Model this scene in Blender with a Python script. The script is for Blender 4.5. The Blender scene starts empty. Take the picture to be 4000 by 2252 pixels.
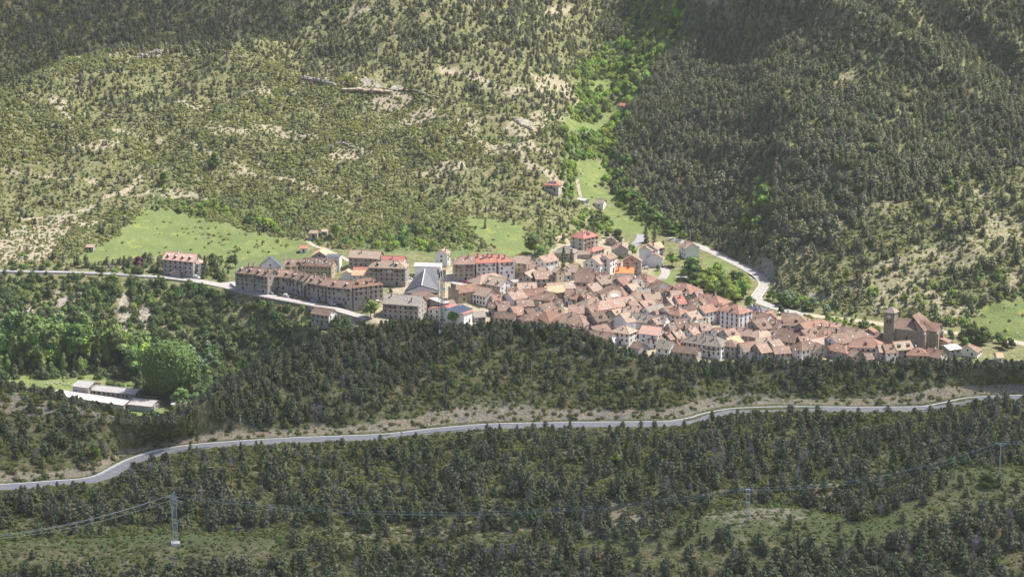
import bpy, bmesh, math, random
import numpy as np
from mathutils import Vector, Matrix
from mathutils.bvhtree import BVHTree
R = math.radians
random.seed(7); rng = np.random.default_rng(11)
scene = bpy.context.scene
HAZE, CLOUD1 = 2.6e-5, .47
# ------------------------------------------------------------------ camera
HC, PITCH, FPX = 433.0, R(13.0), 2000.0 / math.tan(R(10.0))
cam_d = bpy.data.cameras.new("camera"); cam = bpy.data.objects.new("camera", cam_d)
scene.collection.objects.link(cam); scene.camera = cam
cam_d.sensor_width = 36; cam_d.angle = R(20.0); cam_d.clip_start = 1; cam_d.clip_end = 9000
cam.location = (0, 0, HC); cam.rotation_euler = (R(90) - PITCH, 0, 0)
# ------------------------------------------------------------------ sky and sun
SUN_EL, SUN_DIR = R(56), (0.90, 0.43)
n_ = math.hypot(*SUN_DIR); SX, SY = SUN_DIR[0] / n_, SUN_DIR[1] / n_
SUNV = Vector((SX * math.cos(SUN_EL), SY * math.cos(SUN_EL), math.sin(SUN_EL)))
world = bpy.data.worlds.new("World"); scene.world = world; world.use_nodes = True
wn = world.node_tree.nodes; wl = world.node_tree.links
sky = wn.new("ShaderNodeTexSky"); sky.sky_type = 'NISHITA'; sky.sun_disc = False
sky.sun_elevation = SUN_EL; sky.sun_rotation = math.atan2(SX, SY); sky.altitude = 900; sky.dust_density = 5.0; sky.air_density = 0.8; sky.ozone_density = 0.6
wl.new(sky.outputs[0], wn["Background"].inputs[0]); wn["Background"].inputs[1].default_value = 0.125
sun_d = bpy.data.lights.new("sun", 'SUN'); sun_d.energy = 4.8; sun_d.angle = R(0.5); sun_d.color = (1.0, 0.95, 0.87)
sun = bpy.data.objects.new("sun", sun_d); scene.collection.objects.link(sun)
sun.rotation_euler = SUNV.to_track_quat('Z', 'Y').to_euler()
vs = scene.view_settings; vs.view_transform = 'Standard'; vs.look = 'None'; vs.exposure = 0.72; vs.gamma = 1
scene.cycles.max_bounces = 5; scene.cycles.diffuse_bounces = 2; scene.cycles.glossy_bounces = 1
scene.cycles.transmission_bounces = 1; scene.cycles.volume_bounces = 0; scene.cycles.transparent_max_bounces = 8
scene.cycles.caustics_reflective = False; scene.cycles.caustics_refractive = False
# ------------------------------------------------------------------ materials
def mat(name, col, rough=0.85, col2=None, scale=1.0, detail=4.0, col3=None, rnd=0.0, metal=0.0, lo=0.4, hi=0.6, trans=0.0, spec=0.25):
    m = bpy.data.materials.new(name); m.use_nodes = True
    nt = m.node_tree; N = nt.nodes; L = nt.links; b = N["Principled BSDF"]
    b.inputs["Roughness"].default_value = rough; b.inputs["Metallic"].default_value = metal
    b.inputs["Specular IOR Level"].default_value = spec
    out = None
    if col2 is not None:
        tc = N.new("ShaderNodeTexCoord"); nz = N.new("ShaderNodeTexNoise")
        nz.inputs["Scale"].default_value = scale; nz.inputs["Detail"].default_value = detail
        geo = N.new("ShaderNodeNewGeometry")
        L.new(geo.outputs["Position"], nz.inputs["Vector"])
        mr = N.new("ShaderNodeMapRange"); mr.inputs[1].default_value = lo; mr.inputs[2].default_value = hi
        L.new(nz.outputs[0], mr.inputs[0])
        mx = N.new("ShaderNodeMix"); mx.data_type = 'RGBA'
        mx.inputs[6].default_value = (*col, 1); mx.inputs[7].default_value = (*col2, 1)
        L.new(mr.outputs[0], mx.inputs[0]); out = mx.outputs[2]
        if col3 is not None:
            n2 = N.new("ShaderNodeTexNoise"); n2.inputs["Scale"].default_value = scale * 4.1; n2.inputs["Detail"].default_value = 3
            L.new(geo.outputs["Position"], n2.inputs["Vector"])
            m2 = N.new("ShaderNodeMapRange"); m2.inputs[1].default_value = 0.52; m2.inputs[2].default_value = 0.66
            L.new(n2.outputs[0], m2.inputs[0])
            x2 = N.new("ShaderNodeMix"); x2.data_type = 'RGBA'; L.new(m2.outputs[0], x2.inputs[0])
            L.new(out, x2.inputs[6]); x2.inputs[7].default_value = (*col3, 1); out = x2.outputs[2]
    if rnd > 0:
        oi = N.new("ShaderNodeObjectInfo"); hv = N.new("ShaderNodeHueSaturation")
        r1 = N.new("ShaderNodeMapRange"); r1.inputs[3].default_value = 1 - rnd; r1.inputs[4].default_value = 1 + rnd
        L.new(oi.outputs["Random"], r1.inputs[0]); L.new(r1.outputs[0], hv.inputs["Value"])
        ml = N.new("ShaderNodeMath"); ml.operation = 'MULTIPLY'; ml.inputs[1].default_value = 7.31
        fr = N.new("ShaderNodeMath"); fr.operation = 'FRACT'
        L.new(oi.outputs["Random"], ml.inputs[0]); L.new(ml.outputs[0], fr.inputs[0])
        r2 = N.new("ShaderNodeMapRange"); r2.inputs[3].default_value = 0.5 - rnd * 0.10; r2.inputs[4].default_value = 0.5 + rnd * 0.09
        L.new(fr.outputs[0], r2.inputs[0]); L.new(r2.outputs[0], hv.inputs["Hue"])
        if out is not None: L.new(out, hv.inputs["Color"])
        else: hv.inputs["Color"].default_value = (*col, 1)
        out = hv.outputs[0]
    if out is not None: L.new(out, b.inputs["Base Color"])
    else: b.inputs["Base Color"].default_value = (*col, 1)
    return m

def roof_mat(name, c1, c2, c3, strength=1.0):
    """old clay tiles: patches of lichen, single odd tiles, tile courses as bump and fine streaks"""
    m = bpy.data.materials.new(name); m.use_nodes = True
    nt = m.node_tree; N = nt.nodes; L = nt.links; b = N["Principled BSDF"]; b.inputs["Roughness"].default_value = 0.9
    b.inputs["Specular IOR Level"].default_value = 0.15
    geo = N.new("ShaderNodeNewGeometry"); oi = N.new("ShaderNodeObjectInfo")
    def noise(s, d, lo, hi):
        n = N.new("ShaderNodeTexNoise"); n.inputs["Scale"].default_value = s; n.inputs["Detail"].default_value = d
        L.new(geo.outputs["Position"], n.inputs["Vector"])
        r = N.new("ShaderNodeMapRange"); r.inputs[1].default_value = lo; r.inputs[2].default_value = hi
        L.new(n.outputs[0], r.inputs[0]); return r.outputs[0]
    def mix(f, a, c):
        x = N.new("ShaderNodeMix"); x.data_type = 'RGBA'; L.new(f, x.inputs[0])
        if isinstance(a, tuple): x.inputs[6].default_value = (*a, 1)
        else: L.new(a, x.inputs[6])
        x.inputs[7].default_value = (*c, 1); return x.outputs[2]
    o = mix(noise(0.25, 4, 0.42, 0.6), c1, c2)
    o = mix(noise(0.9, 5, 0.55, 0.68), o, c3)
    o = mix(noise(2.6, 2, 0.62, 0.70), o, tuple(min(0.7, x * 1.7) for x in c3))
    o = mix(noise(2.1, 2, 0.60, 0.72), o, tuple(x * 0.45 for x in c1))
    hv = N.new("ShaderNodeHueSaturation"); r1 = N.new("ShaderNodeMapRange")
    r1.inputs[3].default_value = 0.78; r1.inputs[4].default_value = 1.22
    L.new(oi.outputs["Random"], r1.inputs[0]); L.new(r1.outputs[0], hv.inputs["Value"]); L.new(o, hv.inputs["Color"])
    L.new(hv.outputs[0], b.inputs["Base Color"])
    return m
RM = {
 'b': roof_mat('brown_tiles', (0.175, 0.121, 0.094), (0.232, 0.164, 0.129), (0.284, 0.223, 0.173)),
 'r': roof_mat('red_tiles', (0.220, 0.126, 0.094), (0.266, 0.161, 0.123), (0.320, 0.230, 0.177)),
 'p': roof_mat('pink_tiles', (0.259, 0.176, 0.136), (0.306, 0.214, 0.169), (0.349, 0.272, 0.216)),
 'l': roof_mat('tan_tiles', (0.290, 0.224, 0.174), (0.324, 0.249, 0.195), (0.386, 0.314, 0.248)),
 'g': roof_mat('grey_tiles', (0.226, 0.203, 0.174), (0.264, 0.237, 0.200), (0.305, 0.280, 0.241)),
 'q': mat('pale_pink_tiles', (.52, .32, .26), .9, (.57, .37, .30), .6),
 'm': mat('maroon_sheet_tiles', (.36, .145, .11), .85, (.41, .18, .14), .5),
 'o': mat('new_orange_tiles', (.56, .34, .20), .9, (.61, .39, .25), .8, col3=(.54, .31, .18)),
 'O': mat('bright_orange_tiles', (.74, .23, .08), .85, (.80, .28, .11), .8),
 'k': mat('dark_slate', (.085, .095, .115), .5, (.11, .12, .14), .5),
 'z': mat('shaded_shed_sheet', (.37, .355, .34), .8, (.42, .405, .39), .4, col3=(.30, .29, .28)),  # farm shed roofing, greyed so the colour carries the cloud shade
 's': mat('pale_sheet', (.56, .51, .48), .7, (.62, .58, .55), .4, col3=(.48, .43, .40)),
}
WM = {
 'W': mat('white_render', (.82, .81, .80), .9, (.74, .73, .71), .35, col3=(.84, .83, .82)),
 'C': mat('cream_render', (.60, .56, .49), .9, (.52, .48, .41), .4),
 'B': mat('beige_render', (.44, .37, .27), .9, (.36, .30, .22), .5, col3=(.48, .42, .32)),
 'S': mat('rubble_stone', (.42, .385, .345), .95, (.29, .265, .24), .8, col3=(.54, .495, .44)),
 'G': mat('grey_render', (.36, .36, .35), .9, (.29, .29, .28), .5),
 'T': mat('tower_stone', (.30, .265, .215), .95, (.22, .19, .16), .45, col3=(.36, .32, .26)),
}
M = dict(
 cap=mat('ridge_tile', (.46, .27, .18), .9, (.38, .22, .15), 1.0),
 glass=mat('dark_glass', (.02, .022, .025), .25, spec=.5), wood=mat('brown_wood', (.16, .07, .04), .7), owood=mat('orange_wood', (.42, .18, .06), .7),
 chim=mat('chimney_render', (.50, .45, .40), .9, (.38, .33, .29), 1.2), dark=mat('dark_metal', (.05, .05, .055), .6),
 white=mat('white_paint', (.80, .80, .80), .6), sky=mat('skylight_glass', (.55, .62, .70), .3), green=mat('green_shutter', (.02, .14, .06), .6),
 solar=mat('solar_panel', (.03, .045, .085), .35, spec=.6), steel=mat('galvanised_steel', (.46, .56, .60), .6),
 conc=mat('concrete', (.50, .45, .38), .9, (.43, .39, .33), .8), asph=mat('asphalt', (.30, .30, .31), .95, (.25, .25, .26), .5, col3=(.35, .345, .34)),
 pave=mat('concrete_paving', (.37, .35, .33), .95, (.32, .30, .28), .5), line=mat('road_paint', (.75, .74, .70), .8),
 dirt=mat('dirt_track', (.42, .36, .28), 1, (.36, .31, .23), .4), rubber=mat('tyre', (.02, .02, .02), .9),
 rock=mat('limestone', (.36, .325, .28), .95, (.17, .155, .14), .45, col3=(.46, .40, .32)), orock=mat('ochre_rock', (.50, .36, .22), .95, (.40, .33, .26), .3),
 bark=mat('pine_bark', (.10, .075, .06), .95), dead=mat('dead_wood', (.36, .32, .315), .95, rnd=.15), wool=mat('wool', (.55, .50, .42), 1),
 soil=mat('soil', (.30, .24, .17), 1, (.22, .18, .12), .7),
)
# ------------------------------------------------------------------ helpers
class MB:
    def __init__(s): s.v = []; s.f = []; s.m = []; s.mats = []
    def mi(s, m):
        if m not in s.mats: s.mats.append(m)
        return s.mats.index(m)
    def face(s, pts, m):
        i = len(s.v); s.v += [tuple(p) for p in pts]; s.f.append(tuple(range(i, i + len(pts)))); s.m.append(s.mi(m))
    def box(s, c, d, m, rz=0.0, M4=None):
        x, y, z = (d[0] / 2, d[1] / 2, d[2] / 2); i = len(s.v); ca, sa = math.cos(rz), math.sin(rz)
        for dz in (-z, z):
            for dx, dy in ((-x, -y), (x, -y), (x, y), (-x, y)):
                s.v.append((c[0] + dx * ca - dy * sa, c[1] + dx * sa + dy * ca, c[2] + dz))
        k = s.mi(m)
        for q in ((3, 2, 1, 0), (4, 5, 6, 7), (0, 1, 5, 4), (1, 2, 6, 5), (2, 3, 7, 6), (3, 0, 4, 7)):
            s.f.append(tuple(i + j for j in q)); s.m.append(k)
    def tube(s, a, b, r, m, n=5, r2=None):
        a = Vector(a); b = Vector(b); d = (b - a)
        if d.length < 1e-6: return
        q = d.to_track_quat('Z', 'Y'); i = len(s.v); r2 = r if r2 is None else r2
        for p, rr in ((a, r), (b, r2)):
            for k in range(n):
                t = 2 * math.pi * k / n; s.v.append(tuple(p + q @ Vector((rr * math.cos(t), rr * math.sin(t), 0))))
        mi = s.mi(m)
        for k in range(n):
            s.f.append((i + k, i + (k + 1) % n, i + n + (k + 1) % n, i + n + k)); s.m.append(mi)
        s.f.append(tuple(i + k for k in reversed(range(n)))); s.m.append(mi)
        s.f.append(tuple(i + n + k for k in range(n))); s.m.append(mi)
    def blob(s, c, r, m, seg=6, ring=4, jit=0.0):
        i = len(s.v); mi = s.mi(m)
        if isinstance(r, (int, float)): r = (r, r, r)
        for a in range(ring + 1):
            ph = math.pi * a / ring
            for b in range(seg):
                th = 2 * math.pi * b / seg; j = 1 + random.uniform(-jit, jit)
                s.v.append((c[0] + r[0] * j * math.sin(ph) * math.cos(th), c[1] + r[1] * j * math.sin(ph) * math.sin(th), c[2] + r[2] * j * math.cos(ph)))
        for a in range(ring):
            for b in range(seg):
                s.f.append((i + a * seg + b, i + (a + 1) * seg + b, i + (a + 1) * seg + (b + 1) % seg, i + a * seg + (b + 1) % seg)); s.m.append(mi)
    def mesh(s, name):
        me = bpy.data.meshes.new(name); me.from_pydata(s.v, [], s.f)
        for m in s.mats: me.materials.append(m)
        me.polygons.foreach_set("material_index", s.m); me.update(); return me
    def build(s, name, parent=None, loc=None, rz=None):
        return link(name, s.mesh(name), parent, loc, rz)
def link(name, data, parent=None, loc=None, rz=None):
    o = bpy.data.objects.new(name, data); scene.collection.objects.link(o)
    if parent is not None: o.parent = parent
    if loc is not None: o.location = loc
    if rz is not None: o.rotation_euler = (0, 0, rz)
    return o
def tag(o, label=None, cat=None, group=None, kind=None):
    if label: o['label'] = label
    if cat: o['category'] = cat
    if group: o['group'] = group
    if kind: o['kind'] = kind
    return o
def empty(name, loc, rz=0.0): 
    return link(name, None, None, loc, rz)
# ------------------------------------------------------------------ pixel geometry (photo pixels, 4000 wide)
def tanv(v): return np.tan(PITCH + np.arctan((np.asarray(v, float) - 1126.0) / FPX))
cp, sp_ = math.cos(PITCH), math.sin(PITCH)
def ray(u, v):
    a, b = (u - 2000.0) / FPX, -(v - 1126.0) / FPX
    return Vector((a, cp + b * sp_, -sp_ + b * cp))
def at_z(u, v, z):
    d = ray(u, v); t = (z - HC) / d.z; return Vector((d.x * t, d.y * t, z))
def project(X, Y, Z):
    dep = Y * cp + (HC - Z) * sp_; up = (Z - HC) * cp + Y * sp_
    return 2000 + FPX * X / dep, 1126 - FPX * up / dep
# ------------------------------------------------------------------ terrain
UU = np.arange(-1000, 5001, 15.0); NU = len(UU)
def ip(keys, k=1):
    ks = sorted(keys); x = np.array([q[0] for q in ks], float); y = np.array([q[k] for q in ks], float)
    # monotone cubic
    h = np.diff(x); d = np.diff(y) / h; m = np.zeros_like(y)
    for i in range(1, len(x) - 1):
        m[i] = 0 if d[i - 1] * d[i] <= 0 else 2 * d[i - 1] * d[i] / (d[i - 1] + d[i])
    m[0], m[-1] = d[0], d[-1]
    uu = np.clip(UU, x[0], x[-1]); i = np.clip(np.searchsorted(x, uu, 'right') - 1, 0, len(x) - 2)
    t = (uu - x[i]) / h[i]
    return ((2*t**3 - 3*t**2 + 1) * y[i] + (t**3 - 2*t**2 + t) * h[i] * m[i] + (-2*t**3 + 3*t**2) * y[i+1] + (t**3 - t**2) * h[i] * m[i+1])
rows = []   # (name, Y, Z, steps to the next row)
def addYZ(name, Y, Z, n): rows.append((name, np.broadcast_to(Y, (NU,)).astype(float).copy(), np.broadcast_to(Z, (NU,)).astype(float).copy(), n))
def add_vY(name, kv, Y, n): v = ip(kv); addYZ(name, Y, HC - tanv(v) * Y, n)
def add_vz(name, keys, n): v = ip(keys, 1); z = ip(keys, 2); addYZ(name, (HC - z) / tanv(v), z, n)
def add_vs(name, keys, n):
    v = ip(keys, 1); s = ip(keys, 2); Yp, Zp = rows[-1][1], rows[-1][2]
    Y = (HC - Zp + s * Yp) / (tanv(v) + s); addYZ(name, Y, Zp + s * (Y - Yp), n)
addYZ('a', 560., 195., 5); addYZ('b', 860., 117., 8)
SPUR = [(-400,2120,1046),(0,2105,1046),(400,2092,1046),(700,2072,1047),(1000,2085,1044),(1200,2140,1038),(1400,2215,1030),(1600,2262,1026),(1850,2195,1034),(2200,2135,1044),(2500,2085,1052),(2750,2010,1066),(2950,1972,1072),(3100,1972,1072),(3300,2005,1066),(3450,1990,1066),(3600,1880,1086),(3750,1822,1098),(3900,1815,1100),(4000,1830,1098),(4200,1850,1096),(4600,1850,1096)]
add_vz('bottom', [(-400,2330,86),(4400,2330,86)], 14)
sv, sY = ip(SPUR, 1), ip(SPUR, 2); sZ = HC - tanv(sv) * sY
addYZ('spur', sY, sZ, 8); addYZ('gully', sY + 16, sZ - 7.5, 8)
fv = sv - 14; fY = sY + 30; addYZ('foot', fY, HC - tanv(fv) * fY, 26)
ROAD = [(-1000,1925),(-400,1910),(0,1903),(200,1890),(330,1880),(400,1864),(450,1840),(500,1812),(560,1788),(640,1765),(750,1748),(900,1735),(1150,1720),(1500,1706),(1700,1684),(1950,1665),(2300,1659),(2600,1656),(2700,1643),(2800,1616),(2900,1603),(3100,1598),(3400,1600),(3600,1598),(3700,1582),(3800,1562),(3900,1556),(4000,1553),(4400,1550),(5000,1545)]
ROADZ = 90.0
rv = ip(ROAD); rY = (HC - ROADZ) / tanv(rv); rX = (UU - 2000) / FPX * (rY * cp + (HC - ROADZ) * sp_)
slope_ = np.gradient(rY, rX); wid = 4.2 * np.sqrt(1 + slope_ ** 2)
addYZ('road_lo', rY - wid, ROADZ, 5); addYZ('road_hi', rY + wid, ROADZ, 2); addYZ('ditch', rY + wid + 1.2, ROADZ, 8)
add_vY('cut', [(-1000,1850),(0,1842),(300,1835),(420,1790),(520,1745),(700,1708),(900,1692),(1200,1675),(1600,1640),(1800,1612),(2100,1600),(2600,1600),(2750,1570),(2850,1550),(3200,1560),(3500,1545),(3700,1515),(4000,1500),(5000,1495)], rY + wid + 9.5, 24)
CREST = [(-1000,1450,114),(-400,1480,112),(0,1518,112),(250,1572,109),(420,1618,106),(560,1650,103),(670,1655,102),(760,1600,104),(850,1530,108),(1000,1445,112),(1150,1378,114),(1300,1335,117),(1450,1295,118),(1600,1276,118),(1680,1282,118),(1770,1308,117),(1850,1298,117),(1950,1285,117),(2100,1288,117),(2250,1325,114),(2400,1372,111),(2550,1412,107),(2700,1435,104),(2900,1432,103),(3100,1425,103),(3500,1442,101),(3750,1440,101),(4000,1440,101),(5000,1430,101)]
add_vz('crest', CREST, 6)
cY, cZ = rows[-1][1], rows[-1][2]
addYZ('shoulder', cY + 40, cZ - 14, 8); addYZ('lee', cY + 150, 42., 12); addYZ('floor', 1585., -31., 10)
addYZ('river', ip([(-1000,1757),(900,1757),(1300,1700),(1700,1640),(5000,1630)]), ip([(-1000,-26),(900,-26),(1300,-22),(1700,-15),(5000,-15)]), 26)
SHELF = [(-1000,1050,16),(0,1068,15),(300,1072,15),(600,1088,14),(760,1106,13),(1000,1158,12),(1290,1214,12),(1450,1256,11),(1600,1278,9),(1900,1312,4),(2300,1400,0),(2700,1432,0),(3400,1450,0),(4000,1440,-3),(5000,1440,-5)]
add_vz('shelf', SHELF, 42)
add_vz('base', [(-1000,1030,18),(0,1036,17),(400,1030,17),(700,1024,17),(1000,1005,19),(1300,980,22),(1600,985,22),(1900,990,20),(2200,960,18),(2420,915,16),(2600,920,16),(2750,958,15),(2850,1010,13),(2960,1085,11),(3050,1160,9),(3200,1205,8),(3400,1240,7),(3700,1275,5),(4000,1330,1),(4400,1350,0)], 22)
add_vs('s1', [(-400,880,.25),(0,870,.25),(400,850,.2),(700,800,.18),(1000,850,.2),(1300,860,.2),(1600,830,.22),(1900,790,.2),(2100,820,.24),(2200,840,.22),(2350,830,.12),(2500,850,.14),(2650,850,.22),(2800,870,.28),(3000,930,.33),(3200,1040,.38),(3500,1120,.40),(4000,1220,.38),(4400,1230,.38)], 34)
add_vs('s2', [(-400,600,.36),(0,600,.36),(700,580,.35),(1300,600,.35),(1700,600,.34),(2000,640,.33),(2150,660,.28),(2250,650,.22),(2350,640,.2),(2450,650,.22),(2600,670,.28),(2900,700,.34),(3300,770,.38),(4000,900,.40)], 44)
add_vs('dome', [(-1000,520,.42),(-400,440,.42),(0,370,.42),(300,272,.42),(500,205,.40),(700,180,.37),(950,200,.35),(1200,300,.33),(1400,360,.32),(1700,400,.32),(1900,430,.31),(2050,440,.29),(2150,440,.26),(2250,420,.23),(2400,400,.22),(2500,410,.25),(2650,440,.32),(2900,450,.38),(3300,450,.40),(4000,500,.40)], 8)
addYZ('dip', rows[-1][1] + ip([(-1000,70),(900,70),(1300,50),(5000,50)]), rows[-1][2] + ip([(-1000,-14),(900,-14),(1250,4),(1700,14),(2200,11),(2400,11),(2700,17),(5000,20)]), 34)
add_vs('far', [(-400,150,.40),(0,170,.40),(700,70,.40),(1500,100,.36),(2000,120,.32),(2300,140,.26),(2500,140,.26),(2800,160,.34),(4000,200,.40)], 40)
add_vs('sky1', [(-400,-150,.40),(2000,-150,.38),(2300,-150,.34),(2600,-150,.36),(2900,-150,.40)], 24)
add_vs('sky2', [(-400,-420,.42),(4400,-420,.42)], 10)
addYZ('end', rows[-1][1] + 500, rows[-1][2] + 60, 0)
RY, RZ, RS = [], [], []; start = {}
for i, (nm, Y, Z, n) in enumerate(rows):
    start[nm] = len(RY)
    if i == len(rows) - 1: RY.append(Y); RZ.append(Z); RS.append(i); break
    Y1, Z1 = rows[i + 1][1], rows[i + 1][2]
    # gentle easing of slope between neighbouring segments
    for k in range(n):
        t = k / n; RY.append(Y * (1 - t) + Y1 * t); RZ.append(Z * (1 - t) + Z1 * t); RS.append(i + t)
RY = np.array(RY); RZ = np.array(RZ); RS = np.array(RS); NV = len(RY)
RI = {r[0]: i for i, r in enumerate(rows)}
# smooth along the depth direction, except at the road bench and the village shelf
keep = np.zeros(NV); 
for a, b in (('road_lo', 'cut'), ('shelf', 'base'), ('crest', 'shoulder')):
    keep[(RS >= RI[a] - .2) & (RS <= RI[b] + .2)] = 1
for _ in range(5):
    Zs = RZ.copy(); Zs[1:-1] = .25 * RZ[:-2] + .5 * RZ[1:-1] + .25 * RZ[2:]
    RZ = np.where(keep[:, None] > 0, RZ, Zs)
def hash2(ix, iy, s):
    n = (ix.astype(np.int64) * 374761393 + iy.astype(np.int64) * 668265263 + s * 1442695) & 0x7fffffff
    n = ((n ^ (n >> 13)) * 1274126177) & 0x7fffffff
    return ((n ^ (n >> 16)) & 0xffff) / 65535.0
def vnoise(x, y, sc, s=0):
    x = x / sc; y = y / sc; ix = np.floor(x); iy = np.floor(y); fx = x - ix; fy = y - iy
    fx = fx * fx * (3 - 2 * fx); fy = fy * fy * (3 - 2 * fy)
    a = hash2(ix, iy, s); b = hash2(ix + 1, iy, s); c = hash2(ix, iy + 1, s); d = hash2(ix + 1, iy + 1, s)
    return (a * (1 - fx) + b * fx) * (1 - fy) + (c * (1 - fx) + d * fx) * fy
RX = (UU[None, :] - 2000) / FPX * (RY * cp + (HC - RZ) * sp_)
RV = 1126 - FPX * (((RZ - HC) * cp + RY * sp_) / (RY * cp + (HC - RZ) * sp_))
RU = np.broadcast_to(UU[None, :], RX.shape)
amp = np.interp(RS, [0, RI['spur'], RI['foot'] + .3, RI['road_lo'] - .3, RI['road_lo'], RI['ditch'] + .2, RI['cut'] + .2, RI['crest'], RI['floor'] - .3, RI['floor'], RI['river'], RI['river'] + .5, RI['shelf'] - .1, RI['base'] + .1, RI['s1'], RI['s2'], RI['sky2']],
                [1.5, .6, 1.6, 1.0, 0, .35, 1.2, .8, 1.5, 0, 0, 2.2, 0, 0, 1.6, 4.0, 5.0])
nz = (vnoise(RX, RY, 38, 1) - .5) * 1.6 + (vnoise(RX + .4 * RY, RY * .45, 17, 2) - .5) * 1.0 + (vnoise(RX, RY, 6, 3) - .5) * .35
big = np.interp(RS, [RI['base'], RI['s1'], RI['s2'], RI['sky2']], [0, 4, 14, 20])[:, None]
dg = np.where(RU > 2330, RX * .88 + RY * .47, RX * .8 - RY * .6)
rid = 1 - np.abs(vnoise(dg, RY * .25 + RX * .2, 84, 7) * 2 - 1); rid2 = 1 - np.abs(vnoise(dg * 1.1 + 30, RX * .3, 27, 8) * 2 - 1)
calm = 1 - np.exp(-((RU - 2330) / 170.) ** 2)
RZ = RZ + amp[:, None] * nz + big * calm * ((rid - .5) * 1.3 + (rid2 - .5) * .5)
verts = np.stack([RX, RY, RZ], -1).reshape(-1, 3)
idx = np.arange(NV * NU).reshape(NV, NU)
quads = np.stack([idx[:-1, :-1], idx[:-1, 1:], idx[1:, 1:], idx[1:, :-1]], -1).reshape(-1, 4)
me = bpy.data.meshes.new('terrain'); me.vertices.add(len(verts)); me.vertices.foreach_set('co', verts.ravel().astype(np.float32))
me.loops.add(quads.size); me.loops.foreach_set('vertex_index', quads.ravel()); me.polygons.add(len(quads))
me.polygons.foreach_set('loop_start', np.arange(0, quads.size, 4)); me.update(calc_edges=True); me.validate()
me.polygons.foreach_set('use_smooth', np.ones(len(quads), bool))
terrain = link('terrain', me); tag(terrain, kind='structure')
bvh = BVHTree.FromPolygons(verts.tolist(), quads.tolist())
def gz(x, y, default=0.0):
    h = bvh.ray_cast(Vector((x, y, 2000)), Vector((0, 0, -1)))
    return h[0].z if h[0] is not None else default
def hit(u, v):
    h = bvh.ray_cast(Vector((0, 0, HC)), ray(u, v).normalized()); return h[0]
def lifted(u, v, h):
    """world point that is h metres above the ground and seen at photo pixel (u, v)"""
    z = 8.0
    p0 = hit(u, v)
    if p0 is not None and p0.y > 1560: z = min(max(p0.z, -30), 30)
    for _ in range(14):
        p = at_z(u, v, z + h); z = .5 * z + .5 * gz(p.x, p.y, z)
    return Vector((p.x, p.y, z))
# ------------------------------------------------------------------ ground cover painted on the land (outlines read off the photo, x1.5534)
KO = 1.5534
def inpoly(poly, x, y):
    p = np.array(poly, float) * KO; ins = np.zeros(x.shape, bool); j = len(p) - 1
    for i in range(len(p)):
        c = ((p[i, 1] > y) != (p[j, 1] > y)); xi = (p[j, 0] - p[i, 0]) * (y - p[i, 1]) / (p[j, 1] - p[i, 1] + 1e-9) + p[i, 0]
        ins ^= c & (x < xi); j = i
    return ins
def inline(pts, w, x, y):
    p = np.array(pts, float) * KO; d = np.full(x.shape, 1e9)
    for a, b in zip(p[:-1], p[1:]):
        t = np.clip(((x - a[0]) * (b[0] - a[0]) + (y - a[1]) * (b[1] - a[1])) / max(1, ((b - a) ** 2).sum()), 0, 1)
        d = np.minimum(d, np.hypot(x - a[0] - t * (b[0] - a[0]), (y - a[1] - t * (b[1] - a[1])) * 1.3))
    return d < w * KO
def inell(e, x, y): return ((x / KO - e[0]) / e[2]) ** 2 + ((y / KO - e[1]) / e[3]) ** 2 < 1
SH = {'near': (0, RI['road_lo']), 'mid': (RI['ditch'], RI['shoulder']), 'gorge': (RI['shoulder'], RI['shelf'] + .02), 'flat': (RI['shelf'] - .01, RI['base'] + .3), 'back': (RI['shelf'] + .4, 99)}
RSg = np.broadcast_to(RS[:, None], RX.shape)
jx = (vnoise(RX, RY, 7, 11) - .5) * 26 + (vnoise(RX, RY, 20, 12) - .5) * 40
jy = (vnoise(RX, RY, 6, 13) - .5) * 12 + (vnoise(RX, RY, 18, 14) - .5) * 14
def region(zone, kind, data, soft=1.0, w=0):
    a, b = SH[zone]; z = (RSg >= a) & (RSg <= b); x = RU + jx * soft; y = RV + jy * soft
    r = np.zeros(RX.shape, bool)
    if kind == 'poly': r[z] = inpoly(data, x[z], y[z])
    elif kind == 'line': r[z] = inline(data, w, x[z], y[z])
    else: r[z] = inell(data, x[z], y[z])
    return r
grass = np.zeros(RX.shape); bare = np.zeros(RX.shape); rock = np.zeros(RX.shape); green = np.zeros(RX.shape)
MEADOWS = [('back', [(165,662),(300,590),(365,535),(430,530),(600,572),(745,602),(775,628),(640,645),(560,668),(410,640),(300,662)]),
 ('back', [(1160,548),(1222,550),(1322,572),(1332,640),(1262,642),(1182,578)]),
 ('back', [(1448,408),(1522,410),(1532,432),(1500,470),(1562,512),(1490,512),(1456,500)]),
 ('back', [(1524,520),(1560,520),(1640,578),(1590,592),(1530,572)]),
 ('back', [(1418,310),(1500,300),(1560,265),(1582,265),(1540,306),(1442,345),(1415,345)]),
 ('back', [(1480,190),(1550,190),(1562,216),(1530,236),(1490,232)]), ('back', [(1515,235),(1545,232),(1540,252),(1520,250)]),
 ('back', [(1636,680),(1722,680),(1745,700),(1765,727),(1690,722),(1648,702)]), ('back', [(1768,652),(1835,655),(1852,692),(1795,694)]),
 ('back', [(2440,778),(2620,760),(2620,792),(2480,802)]), ('back', [(2440,800),(2600,800),(2600,860),(2470,850)]),
 ('gorge', [(10,945),(235,944),(335,962),(430,1008),(430,1060),(60,1060),(-60,1000),(-60,945)]),
 ('back', [(1010,672),(1042,672),(1040,700),(1012,700)]), ('back', [(1460,660),(1520,655),(1530,670),(1470,672)])]
for z, p in MEADOWS: grass[region(z, 'poly', p, .35)] = 1
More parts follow.
